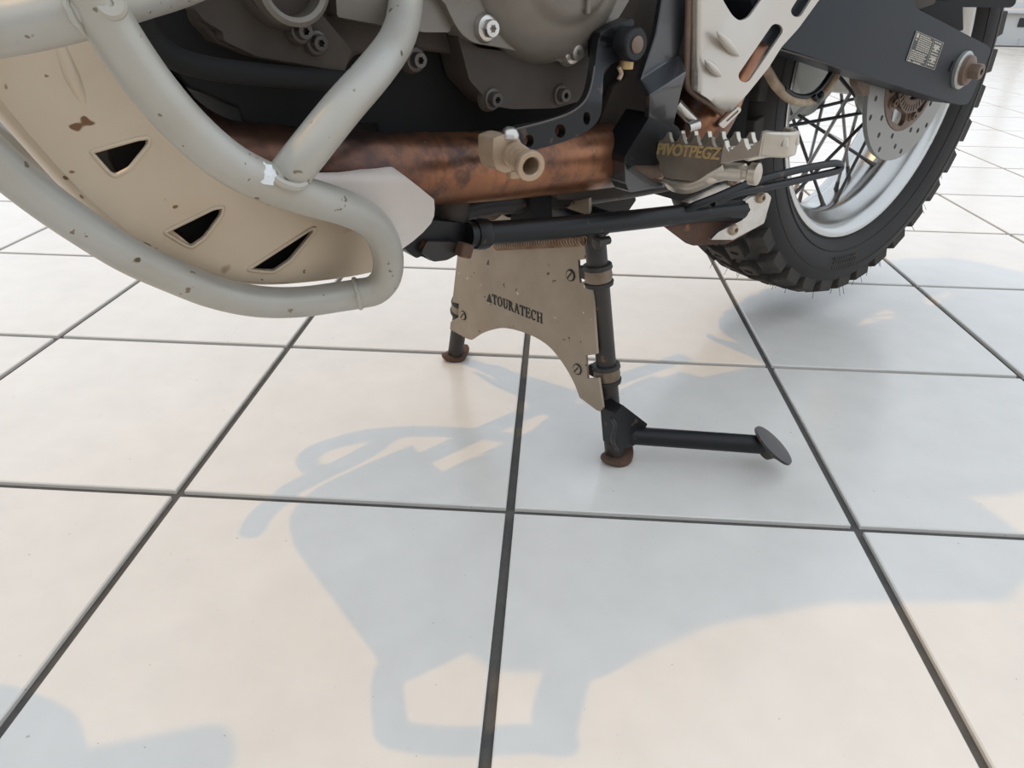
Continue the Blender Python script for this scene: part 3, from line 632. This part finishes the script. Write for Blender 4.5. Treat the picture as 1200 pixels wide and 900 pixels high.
    # front skirt with curved lower lip
    sk = rounded([(764, 168), (850, 178), (846, 194), (812, 213), (778, 208), (771, 187), (764, 178)], 3)
    plate('skirt', sk, 'pegside', pg, x=X0-.0008, thick=.004, bevel=.0008)
    lip = bmesh.new(); L_ = catmull([bxp(u, v, X0) for u, v in ((777, 209), (790, 213), (812, 213), (830, 203), (847, 193))], 5); L2 = catmull([bxp(u, v, X0+.016) for u, v in ((783, 219), (792, 224), (808, 225), (830, 217), (850, 206))], 5)
    va = [lip.verts.new(p) for p in L_]; vb = [lip.verts.new(p) for p in L2]
    for k in range(len(va)-1): lip.faces.new((va[k], va[k+1], vb[k+1], vb[k]))
    lp = link('skirt_lip', lip, 'peg', pg); s_ = lp.modifiers.new('solid', 'SOLIDIFY'); s_.thickness = .003; s_.offset = 0
    lathe('pivot_pin', [(-.012, 0), (-.012, .0075), (.010, .0075), (.010, .0055), (.014, .0055), (.016, .009), (.022, .009), (.023, .007), (.023, 0)], bxp(858, 201, .034), (.25, -1, .05), 'peg', pg, 24)
    bm = bmesh.new(); add_box(bm, bxp(815, 196, .040), (.034, .06, .016)); link('peg_core', bm, 'peg', pg, bevel=.004)
    # raised lettering
    tx = bpy.data.curves.new('lettering', 'FONT'); tx.body = 'PIVOTPEGZ'; tx.size = .0115; tx.extrude = .0006; tx.shear = .25; tx.offset = .0003; tx.space_character = 0.98
    to = bpy.data.objects.new('lettering', tx); COL.objects.link(to); bpy.context.view_layer.update()
    me = bpy.data.meshes.new_from_object(to.evaluated_get(bpy.context.evaluated_depsgraph_get())); bpy.data.objects.remove(to)
    p0 = bxp(770, 180, X0); p1 = bxp(847, 187, X0); wmax = max(v.co.x for v in me.vertices); ex = (p1-p0); s = ex.length/wmax; exn = ex.normalized(); nz = V3(-1, 0, 0); up = nz.cross(exn)
    for v in me.vertices: q = v.co.copy(); v.co = p0+exn*q.x*s+up*q.y*s*1.0+nz*(q.z+.0012)
    link('raised_lettering', me, 'brass', pg)
footrest()

# ---- centre stand
XS = -.026
def centre_stand():
    d = V3(-1, 0, 0)
    nf = V3(.003, -.148, 0); ff = V3(-.002, .153, 0)
    ntop = V3(-.020, -.112, .262); ftop = V3(-.020, .070, .262)
    # near leg is the thing's main mesh
    leg = tube('centre_stand', [nf+V3(0, 0, .004), nf+(ntop-nf)*.5, ntop], .0102, 'blackdirt', BIKE, 24, 2); leg['label'] = 'black centre stand with a pale bash plate between its legs'
    tube('leg', [ff+V3(0, 0, .004), ff+(ftop-ff)*.5, ftop], .0102, 'blackdirt', leg, 24, 2)
    tube('cross_tube', [ntop+V3(.004, -.012, -.004), ftop+V3(.004, .012, -.004)], .012, 'black', leg, 24, smooth=False)
    for p, s in ((nf, 1), (ff, -1)):
        bm = bmesh.new(); add_lathe(bm, [(0, 0), (0, .0165), (.003, .0185), (.0065, .0175), (.0085, .012), (.0085, 0)], p+V3(.002, -.002*s, 0), (0, 0, 1), 20)
        for v in bm.verts:
            v.co.x = p.x+(v.co.x-p.x)*1.12; k = (v.co-p).x; v.co.z += max(0, abs(k)-.010)*.55; t_ = math.atan2(v.co.y-p.y, k); v.co.x += .0016*math.sin(3*t_+1); v.co.y += .0016*math.cos(2*t_)
            v.co.y = p.y+(v.co.y-p.y)*.85
        link('foot_pad', bm, 'rust', leg)
    # bash plate
    out = [(540, 262), (560, 262), (566, 254), (640, 244), (648, 240), (690, 232), (691, 303), (677, 305), (679, 331), (693, 329), (699, 415), (686, 417), (688, 444), (701, 443), (706, 478), (703, 482), (699, 481)]
    arch = catmull([V3(u, v, 0) for u, v in ((679, 466), (672, 448), (660, 427), (645, 408), (628, 396), (608, 388), (590, 384.5), (575, 387), (563, 391.5), (552, 398.5))], 5)
    out += [(p.x, p.y) for p in arch]+[(547, 397), (527, 386), (528, 377), (537, 372), (537.5, 356), (530, 354)]
    bp = plate('bash_plate', out, 'plate', leg, x=XS, thick=.0035, bevel=.0005); bp['label'] = 'pale aluminium plate with black lettering'
    for (u, v) in ((669, 322.5), (677, 432.5), (543, 369.5)): slot_screw('plate_screw', bxp(u, v, XS), d, .0046, leg)
    # clamps round the legs
    def clamp(P, ax, tag_):
        A, u, w = basis(ax)
        c = lathe(tag_, [(-.0105, .0100), (-.0105, .0138), (-.0065, .0145), (-.0060, .0125), (.0060, .0125), (.0065, .0145), (.0105, .0138), (.0105, .0100)], P, ax, 'clampr', leg, 28, True)
        lathe('clamp_band', [(-.0062, .0110), (-.0058, .0130), (.0, .0137), (.0058, .0130), (.0062, .0110)], P, ax, 'clampm', leg, 28, True)
        bm = bmesh.new(); add_box(bm, P+V3(-.006, .012*(1 if P.y < 0 else -1), 0), (.008, .012, .012)); link('clamp_lug', bm, 'clampr', leg, bevel=.0015)
    ax = ntop-nf
    clamp(nf+ax*(.207/.262), ax, 'leg_clamp'); clamp(nf+ax*(.103/.262), ax, 'leg_clamp'); ax2 = ftop-ff; clamp(ff+ax2*(.088/.262), ax2, 'leg_clamp')
    # lettering on the plate
    p0 = bxp(577, 355.5, XS); p1 = bxp(636.5, 379.5, XS); e = (p1-p0); Lw = e.length; e.normalize(); up = (d.cross(e)); up = up if up.z > 0 else -up
    hgt = (bxp(577, 344.5, XS)-bxp(577, 355.5, XS)).dot(up)
    bm = bmesh.new()
    def quad(pts): 
        vsx = [bm.verts.new(p0+e*x+up*y+d*.0006) for x, y in pts]; f = bm.faces.new(vsx); r = bmesh.ops.extrude_face_region(bm, geom=[f]); bmesh.ops.translate(bm, verts=[v for v in r['geom'] if isinstance(v, bmesh.types.BMVert)], vec=-d*.0008)
    H = hgt; TK, TN = H*.17, H*.075
    def stem(x, w, y0=0, y1=1): quad([(x-w/2, y0*H), (x+w/2, y0*H), (x+w/2, y1*H), (x-w/2, y1*H)])
    def serif(x, w, y): quad([(x-w/2, y*H-(TN if y > .5 else 0)), (x+w/2, y*H-(TN if y > .5 else 0)), (x+w/2, y*H+(0 if y > .5 else TN)), (x-w/2, y*H+(0 if y > .5 else TN))])
    def slant(x0, y0, x1, y1, w): quad([(x0-w/2, y0*H), (x0+w/2, y0*H), (x1+w/2, y1*H), (x1-w/2, y1*H)])
    def arc(cx, cy, rx, ry, a0, a1, tk=TK, tn=TN, n=14):
        for k in range(n):
            a, b = a0+(a1-a0)*k/n, a0+(a1-a0)*(k+1)/n
            def pt(t, s): w_ = (tn+(tk-tn)*abs(math.cos(t)))*s; return (cx+(rx-w_)*math.cos(t), cy+(ry-w_)*math.sin(t))
            quad([pt(a, 0), pt(b, 0), pt(b, 1), pt(a, 1)])
    adv = {'T': .78, 'O': .86, 'U': .82, 'R': .84, 'A': .84, 'E': .76, 'C': .80, 'H': .90}
    tot = sum(adv[c] for c in 'TOURATECH'); k_ = Lw/tot; x = 0
    for ch in 'TOURATECH':
        w = adv[ch]*k_; i0, i1 = x+w*.07, x+w*.93; m_ = (i0+i1)/2; ww = i1-i0
        if ch == 'T': stem(m_, TK); serif(m_, ww*.5, 0); serif(m_, ww, 1); stem(i0+TN/2, TN, .74, 1); stem(i1-TN/2, TN, .74, 1)
        elif ch == 'O': arc(m_, H/2, ww/2, H*.52, 0, 2*PI, n=24)
        elif ch == 'U': stem(i0+ww*.22, TK, .32, 1); stem(i1-ww*.16, TN*1.2, .32, 1); serif(i0+ww*.22, ww*.42, 1); serif(i1-ww*.16, ww*.34, 1); arc((i0+ww*.22-TK/2+i1-ww*.16+TN*.6)/2, H*.33, (i1-ww*.16+TN*.6-i0-ww*.22+TK/2)/2, H*.35, PI, 2*PI)
        elif ch == 'R': stem(i0+ww*.2, TK); serif(i0+ww*.2, ww*.42, 0); serif(i0+ww*.16, ww*.3, 1); arc(i0+ww*.30, H*.745, ww*.45, H*.255, -PI/2, PI/2); slant(i0+ww*.90, 0, i0+ww*.50, .5, TK); serif(i0+ww*.92, ww*.2, 0)
        elif ch == 'A': slant(i0+ww*.12, 0, m_, 1, TN*1.1); slant(i1-ww*.16, 0, m_, 1, TK); serif(i0+ww*.12, ww*.30, 0); serif(i1-ww*.14, ww*.36, 0); quad([(i0+ww*.24, H*.3), (i1-ww*.28, H*.3), (i1-ww*.28, H*.3+TN), (i0+ww*.24, H*.3+TN)])
        elif ch == 'E': stem(i0+ww*.22, TK); serif(m_, ww, 0); serif(m_-ww*.03, ww*.94, 1); quad([(i0+ww*.3, H*.5), (i0+ww*.72, H*.5), (i0+ww*.72, H*.5+TN), (i0+ww*.3, H*.5+TN)]); stem(i1-TN/2, TN, 0, .26); stem(i1-ww*.08, TN, .76, 1); stem(i0+ww*.72, TN, .4, .66)
        elif ch == 'C': arc(m_+ww*.04, H/2, ww*.52, H*.52, math.radians(48), math.radians(312), n=20); stem(i1-TN*.6, TN, .66, 1)
        elif ch == 'H': stem(i0+ww*.2, TK); stem(i1-ww*.2, TK); quad([(i0+ww*.2, H*.47), (i1-ww*.2, H*.47), (i1-ww*.2, H*.47+TN), (i0+ww*.2, H*.47+TN)]); [serif(q, ww*.38, y) for q in (i0+ww*.2, i1-ww*.2) for y in (0, 1)]
        x += w
    # peak mark before the word
    quad([(-.95*H, 0), (-.08*H, 0), (-.42*H, .9*H)]); 
    link('plate_lettering', bm, 'ink', bp)
    # return spring along the top of the plate
    A, B = bxp(582, 288.5, XS-.006), bxp(685, 282.5, XS-.006); dx = (B-A); n = dx.normalized(); u = n.cross(V3(1, 0, 0)).normalized(); w = n.cross(u); pts = []; turns = 34; sg = 10
    for k in range(turns*sg+1): t = k/(turns*sg); a = 2*PI*k/sg; pts.append(A+dx*t+(u*math.cos(a)+w*math.sin(a))*.0044)
    sp = tube('return_spring', pts, .0008, 'spring', leg, 6, smooth=False); sp['label'] = 'rusty return spring'
    tube('spring_hook', [A+u*.002, A-n*.008, A-n*.016+u*.001, bxp(556, 290, XS-.006)], .0012, 'spring', leg, 8)
    lathe('spring_post', [(-.012, 0), (-.012, .004), (.002, .004), (.002, .0058), (.004, .0058), (.005, .004), (.005, 0)], bxp(702, 284, XS-.004), d, 'blackdirt', leg, 20)
    # foot lever
    s0 = V3(.010, -.150, .030); e0 = bz(905, 522, .032)
    lv = tube('foot_lever', [s0+(e0-s0)*.02, e0-(e0-s0).normalized()*.009], .0098, 'black', leg, 24, smooth=False)
    axl = (e0-s0).normalized()
    dn = (axl+V3(0, 0, 1.35)).normalized(); bm = bmesh.new(); add_lathe(bm, [(-.013, 0), (-.013, .0080), (-.006, .0115), (-.002, .0190), (.0004, .0255), (.0028, .0250), (.0045, .012), (.0048, 0)], e0+V3(0, 0, -.001), dn, 32)
    link('lever_disc', bm, 'blackdirt', leg)
    # folded gusset between leg and lever
    ycl = -.162
    plate('gusset', rounded([(721, 486), (729, 474), (759, 497), (744, 522), (724, 528)], 1.5), 'black', leg, fmap=lambda u, v: by(u, v, ycl), thick=.022, bevel=.0012)
    tube('weld', [by(u, v, ycl) for u, v in ((717, 490), (721, 500), (718, 515), (723, 528))], .0022, 'blackdirt', leg, 8)
    lathe('weld_blob', [(-.004, 0), (-.002, .005), (.002, .005), (.004, 0)], by(751, 513, -.165), (1, 0, .5), 'rust', leg, 12)
centre_stand()

# ---- side stand, folded back
def side_stand():
    y0, y1 = -.122, -.150
    P = [by(548, 275, y0), by(640, 268, -.128), by(740, 258, -.135), by(820, 249, -.142), by(868, 245, -.147)]
    ss = tube('side_stand', P, [.0098, .0094, .0094, .0096, .0108], 'black', BIKE, 24, 6); ss['label'] = 'folded black side stand with an enlarged foot'
    lathe('end_collar', [(-.006, 0), (-.006, .0118), (-.003, .0128), (.003, .0128), (.006, .0118), (.006, 0)], by(563, 274, y0), P[1]-P[0], 'black', ss, 28)
    # clevis and pivot on the frame
    cl = plate('stand_clevis', rounded([(476, 287), (490, 262), (505, 258), (548, 262), (562, 272), (556, 289), (536, 298), (524, 305), (505, 306), (494, 300), (488, 303), (476, 294)], 4), 'black', BIKE, y=-.118, thick=.034, bevel=.0025, seg=3)
    plate('clevis_lip', rounded([(494, 296), (500, 283), (534, 284), (537, 298), (524, 305), (508, 307)], 3), 'blackdirt', cl, y=-.124, thick=.01, bevel=.0015)
    bm = bmesh.new(); R = Matrix.Rotation(.35, 3, 'Y'); add_box(bm, by(544, 293, -.130), (.011, .010, .011), R); link('pivot_bolt_head', bm, 'rust', cl, bevel=.0015)
    lathe('pivot_drum', [(-.014, 0), (-.014, .0125), (-.010, .0145), (.008, .0145), (.013, .012), (.013, 0)], by(529, 247, -.100), (0, 0, 1), 'edark', cl, 32)
    # rusty foot and bright bolted-on plate
    ft = plate('stand_foot', rounded([(782, 266), (800, 252), (868, 236), (890, 238), (896, 262), (852, 286), (811, 288)], 3), 'rust', ss, y=-.139, thick=.007, bevel=.001)
    pl = rounded([(873, 236), (880, 231), (899, 225.5), (904, 231), (895.5, 261.5), (859, 281), (833, 281), (842, 272), (870, 258), (880, 246)], 2.0)
    plate('foot_extension', pl, 'steel', ss, y=-.154, thick=.004, bevel=.0008)
    plate('foot_extension', rounded([(801, 237), (838, 219), (868, 209), (877, 212), (888, 222), (850, 233), (812, 239)], 2), 'steel', ss, y=-.143, thick=.004, bevel=.0008)
    for (u, v, y) in ((857.5, 211.5, -.144), (890.5, 231.5, -.154), (858.5, 269, -.154)): dome_bolt('foot_bolt', by(u, v, y), (-.1, -1, .1), .0058, 'tan', ss, .0052)
    # long wire loop used to kick the stand down
    L_ = [(796, 251, -.140), (812, 242, -.149), (840, 231, -.156), (880, 214, -.160), (925, 201.5, -.163), (958, 194.5, -.165), (978, 191.5, -.166), (985, 194, -.166), (981, 200, -.166), (955, 206.5, -.165), (905, 218, -.163), (865, 226, -.160), (835, 238, -.155)]
    tube('kick_loop', pp(L_), .0040, 'black', ss, 14, 6)
side_stand()

# ---- frame pieces under the exhaust
def lower_frame():
    fr = tube('lower_frame_rail', pp([(495, 262, -.07), (560, 240, -.07), (640, 232, -.075), (735, 219, -.085), (800, 207, -.09)]), .0115, 'blackdirt', BIKE, 20); fr['label'] = 'black lower frame tubing'
    plate('stand_lug', rounded([(692, 228), (738, 220), (746, 234), (722, 268), (692, 268)], 3), 'blackdirt', fr, y=-.055, thick=.008, bevel=.001)
    plate('linkage_post', rounded([(622, 228), (646, 224), (648, 275), (622, 275)], 3), 'pitch', fr, y=-.09, thick=.03, bevel=.002)
    plate('heat_guard', rounded([(650, 226), (735, 213), (739, 219), (728, 231), (690, 235), (655, 234)], 3), 'edark', fr, y=-.100, thick=.02, bevel=.003)
    plate('frame_strap', rounded([(585, 226), (592, 226), (590, 250), (580, 252)], 2), 'boltd', fr, y=-.080, thick=.004)
    plate('rubber_pad', rounded([(556, 256), (578, 246), (588, 247), (588, 252), (580, 258), (566, 260)], 2), 'carrier', fr, y=-.055, thick=.006)
    tube('cross_link', [by(600, 240, -.06), by(600, 240, -.06)+V3(0, .16, 0)], .012, 'black', fr, 20, smooth=False)
    tube('rail_far', [V3(-.36, .08, .30), V3(-.1, .08, .262), V3(.16, .08, .30)], .0115, 'black', fr, 16)
lower_frame()

# ---- skid plate
def skid_plate():
    ys = -.100
    top = [(-70, 30), (60, -10), (114, -4), (144, 48), (182, 102), (226, 152), (272, 190), (318, 214), (362, 230), (402, 243), (432, 258), (449, 282), (447, 310), (437, 318)]
    bot = [(437, 318), (430, 319.5), (400, 325), (350, 330.5), (312, 332), (275, 329), (250, 325), (225, 316), (187, 297), (150, 272), (125, 252), (97, 227), (67, 195), (32, 155), (11, 130), (-30, 75), (-70, 30)]
    holes = [rounded([(110, 178.5), (160, 164.5), (172.5, 163), (173, 170), (152, 196.5), (137, 204.5), (131, 202)], 3), rounded([(196, 272), (249, 246), (260, 244.5), (258.5, 253), (240, 278), (226, 288), (219, 286)], 3), rounded([(294, 314.5), (361, 271), (367, 269), (365, 275), (340, 305), (322.5, 317), (308, 316.5)], 3)]
    loop = [Vector(p) for p in top]+[Vector(p) for p in bot[1:-1]]
    bot3 = [by(u, v, ys) for u, v in bot]
    path = catmull([V3(p.x, 0, p.z) for p in bot3], 4)
    bm = bmesh.new()
    add_plate(bm, [tuple(p) for p in loop], holes, lambda u, v: by(u, v, ys), V3(0, .004, 0), 9)
    # far panel mirrored, without slots cut through
    farl = [(-70, 40), (0, 90), (60, 150), (120, 215), (190, 262), (260, 296), (340, 312), (437, 316)]+bot[1:-1]
    add_plate(bm, farl, [], lambda u, v: (lambda q: V3(q.x, -ys, q.z))(by(u, v, ys)), V3(0, -.004, 0), 14)
    # rolled lower edge and the pan across to the far side
    rows = []; n = len(path); Rr = .022
    for i, p in enumerate(path):
        t = (path[min(i+1, n-1)]-path[max(i-1, 0)]).normalized(); nn = V3(t.z, 0, -t.x); nn = nn if nn.z < 0 else -nn
        if nn.x > .3: nn = V3(-nn.x, 0, nn.z) if False else nn
        row = []
        for k in range(7): a = PI/2*k/6; row.append(V3(p.x, ys+Rr*(1-math.cos(a)), p.z)+nn*(.003+.004*max(0, -nn.x))*math.sin(a))
        row += [V3(r.x, -r.y, r.z) for r in reversed(row)]
        rows.append([bm.verts.new(q) for q in row])
    for A, B in zip(rows, rows[1:]):
        for k in range(len(A)-1): bm.faces.new((A[k], A[k+1], B[k+1], B[k]))
    sk = link('skid_plate', bm, 'skid', BIKE, angle=50); sk['label'] = 'beige dirt-stained aluminium skid plate with three triangular vents'
    # pressed rims round the vents
    for h_ in holes:
        c = sum((Vector(p) for p in h_), Vector((0, 0)))/len(h_)
        pts = [by(c.x+(p[0]-c.x)*1.10, c.y+(p[1]-c.y)*1.10, ys) for p in h_]; tube('vent_rim', pts, .0013, 'skid', sk, 8, smooth=False, closed=True)
    plate('engine_underside', [(126, 130), (200, 165), (300, 235), (430, 290), (432, 312), (330, 324), (240, 300), (180, 252), (142, 214), (128, 186)], 'pitch', BIKE, y=-.082, thick=.075, bevel=.003)
    # shallow pressed flutes
    for (a, b) in (((70, 55), (98, 122)),):
        m_ = ((a[0]+b[0])/2-4, (a[1]+b[1])/2)
        tube('pressed_flute', [by(a[0], a[1], ys+.0035), by(m_[0]+3, m_[1], ys+.0026), by(b[0], b[1], ys+.0038)], [.0045, .005, .0038], 'skid', sk, 14)
    # mud spots that have chipped through
    # wing behind the crash bar
    wg = [(352, 214), (359, 205), (400, 204), (440, 198.5), (457, 196), (466, 200), (503, 229), (509, 238), (505, 262), (474, 290), (458, 292), (436, 268), (400, 250), (368, 236)]
    def wf(u, v):
        k = max(0, min(1, (u-440)/70)); t = max(0, min(1, (212-v)/14)); return by(u, v, -.152+.010*k*k+.008*t*t)
    w = plate('pipe_guard', spl(wg, 3), 'wing', BIKE, fmap=wf, thick=.006, h=6, bevel=.0, angle=70); w['label'] = 'pale cast guard under the exhaust pipe'
skid_plate()

# ---- crash bars
def crash_bars():
    r = .011
    main = [(96, -40, -.196), (112, 0, -.198), (140, 48, -.199), (178, 102, -.200), (222, 152, -.199), (270, 192, -.197), (318, 216, -.192), (362, 231, -.184), (402, 243, -.172), (432, 258, -.158), (449, 280, -.147), (455, 304, -.139), (452, 326, -.134), (439, 340, -.129), (420, 344, -.124)]
    P = pp(main); cb = tube('crash_bar', P, r, 'silver', BIKE, 32, 8); cb['label'] = 'silver painted tubular crash bar with rust chips'
    lower = [(428, 343, -.126), (400, 347.5, -.118), (350, 354, -.112), (300, 353, -.112), (250, 342, -.114), (200, 322, -.118), (150, 299, -.117), (100, 268, -.118), (50, 233, -.120), (0, 192, -.123), (-60, 134, -.126), (-110, 84, -.128), (-150, 48, -.130)]
    tube('lower_tube', pp(lower), r, 'silver', cb, 32, 8)
    brace = [(338, 206, -.192), (360, 178, -.195), (400, 128, -.190), (440, 82, -.172), (464, 48, -.150), (474, 15, -.132), (477, -30, -.118), (478, -70, -.11), (476, -120, -.09)]
    tube('brace_tube', pp(brace), r, 'silver', cb, 32, 8)
    tube('front_tube', pp([(112, 8, -.196), (60, 22, -.184), (0, 34, -.172), (-70, 46, -.156), (-120, 46, -.142), (-150, 50, -.131)]), r*1.02, 'silver', cb, 32, 8)
    tube('cross_tube', pp([(118, 4, -.197), (165, -8, -.180), (215, -22, -.160), (280, -48, -.14)]), r*.98, 'silver', cb, 32, 8)
    # welds and the plugged end
    def weld(name, pts, rr=.0022, m='silver'): return tube(name, pp(pts), rr, m, cb, 8)
    c0 = by(129, 6, -.2065); ax = (CAM_B-c0).normalized()
    bm = bmesh.new(); add_lathe(bm, [(-.004, 0), (-.004, .0066), (.0015, .0066), (.003, .0052), (.0028, .0015), (.0012, .001), (.0012, 0)], c0, (-.15, -1, .35), 24); link('tube_plug', bm, 'silver', cb)
    ring = [c0+V3(.0078*math.cos(2*PI*k/16), -.001-.0026*math.sin(2*PI*k/16), .0074*math.sin(2*PI*k/16)) for k in range(16)]
    weld('weld_bead', [(308, 199, -.200), (318, 207, -.203), (333, 216, -.204), (350, 219, -.203), (360, 213, -.199)], .0026)
    def ring(pt, nxt, m, R_=.0112, r_=.0017):
        p, q = by(*pt), by(*nxt); t = (q-p).normalized(); a, u, w = basis(t)
        bm = bmesh.new(); add_tube(bm, [p+(u*math.cos(2*PI*k/32)+w*math.sin(2*PI*k/32))*R_+t*.0004*math.sin(k*1.9) for k in range(32)], r_, 8, True); link('weld_bead', bm, m, cb)
    ring((419, 344, -.1238), (438, 340, -.1285), 'silver', .0108); ring((97, 12, -.193), (60, 22, -.184), 'silver', .0110)
    # chalky scuff at the joint
    bm = bmesh.new(); add_lathe(bm, [(-.0010, 0), (-.0006, .0060), (.0006, .0050), (.0012, .0020), (.0012, 0)], by(310, 203, -.2035), (-.15, -1, .75), 18)
    for v in bm.verts: v.co.x += (random.random()-.5)*.0026; v.co.z += (random.random()-.5)*.0034
    link('chalk_scuff', bm, 'whitewear', cb)
    # far-side bar, mirrored
    fb = tube('far_crash_bar', [V3(p.x, -p.y, p.z) for p in P], r, 'silver', BIKE, 20, 6)
    tube('lower_tube', [V3(p.x, -p.y, p.z) for p in pp(lower)], r, 'silver', fb, 20, 6); tube('brace_tube', [V3(p.x, -p.y, p.z) for p in pp(brace)], r, 'silver', fb, 20, 6)
CAM_B = tob(CAM)
crash_bars()

# ---- upper bike beyond the frame of the picture (it throws the shadow on the tiles)
def upper_bike():
    def loft(name, secs, m, seg=24):
        bm = bmesh.new(); rings = []
        for (x, cy, cz, ry, rz) in secs:
            ring = []
            for k in range(seg):
                a = 2*PI*k/seg; c_, s_ = math.cos(a), math.sin(a); ring.append(bm.verts.new((x, cy+ry*math.copysign(abs(c_)**.7, c_), cz+rz*math.copysign(abs(s_)**.7, s_))))
            rings.append(ring)
        for A, B in zip(rings, rings[1:]):
            for k in range(seg): bm.faces.new((A[k], A[(k+1) % seg], B[(k+1) % seg], B[k]))
        bm.faces.new(rings[0]); bm.faces.new(rings[-1]); return link(name, bm, m, BIKE)
    loft('fuel_tank', [(-.54, .06, .85, .04, .04), (-.50, .05, .86, .06, .08), (-.41, .04, .87, .06, .10), (-.30, .02, .87, .09, .12), (-.18, 0, .87, .16, .12), (-.08, 0, .85, .17, .09), (-.05, 0, .85, .12, .05)], 'orange')
    loft('seat', [(-.06, 0, .85, .08, .03), (.0, 0, .85, .12, .045), (.15, 0, .85, .15, .05), (.3, 0, .87, .15, .05), (.45, 0, .9, .12, .05), (.52, 0, .91, .08, .03)], 'foam')
    loft('tail_section', [(-.05, 0, .76, .09, .05), (.2, 0, .76, .11, .06), (.5, 0, .80, .10, .06), (.8, 0, .86, .05, .04)], 'orange')
    loft('cylinder_block', [(-.34, 0, .52, .08, .06), (-.32, 0, .58, .11, .13), (-.2, 0, .6, .13, .15), (-.12, 0, .58, .13, .14), (-.06, 0, .55, .10, .10)], 'edark')
    loft('main_frame', [(-.10, 0, .62, .11, .14), (.05, 0, .58, .11, .16), (.16, 0, .62, .10, .10), (.2, 0, .64, .06, .05)], 'pitch')
    fa = V3(-1.0, 0, .36)
    tw = lathe('front_tyre', [(-.04, .27), (-.05, .29), (-.045, .33), (-.02, .345), (.02, .345), (.045, .33), (.05, .29), (.04, .27)], fa, (0, 1, 0), 'rubber', BIKE, 64, True)
    lathe('front_wheel', [(-.03, .27), (-.03, .25), (.03, .25), (.03, .27)], fa, (0, 1, 0), 'rim', BIKE, 64, True)
    for s in (-1, 1): tube('fork_leg', [fa+V3(0, s*.09, 0), V3(-.74, s*.09, .86)], .024, 'black', BIKE, 16, smooth=False)
upper_bike()
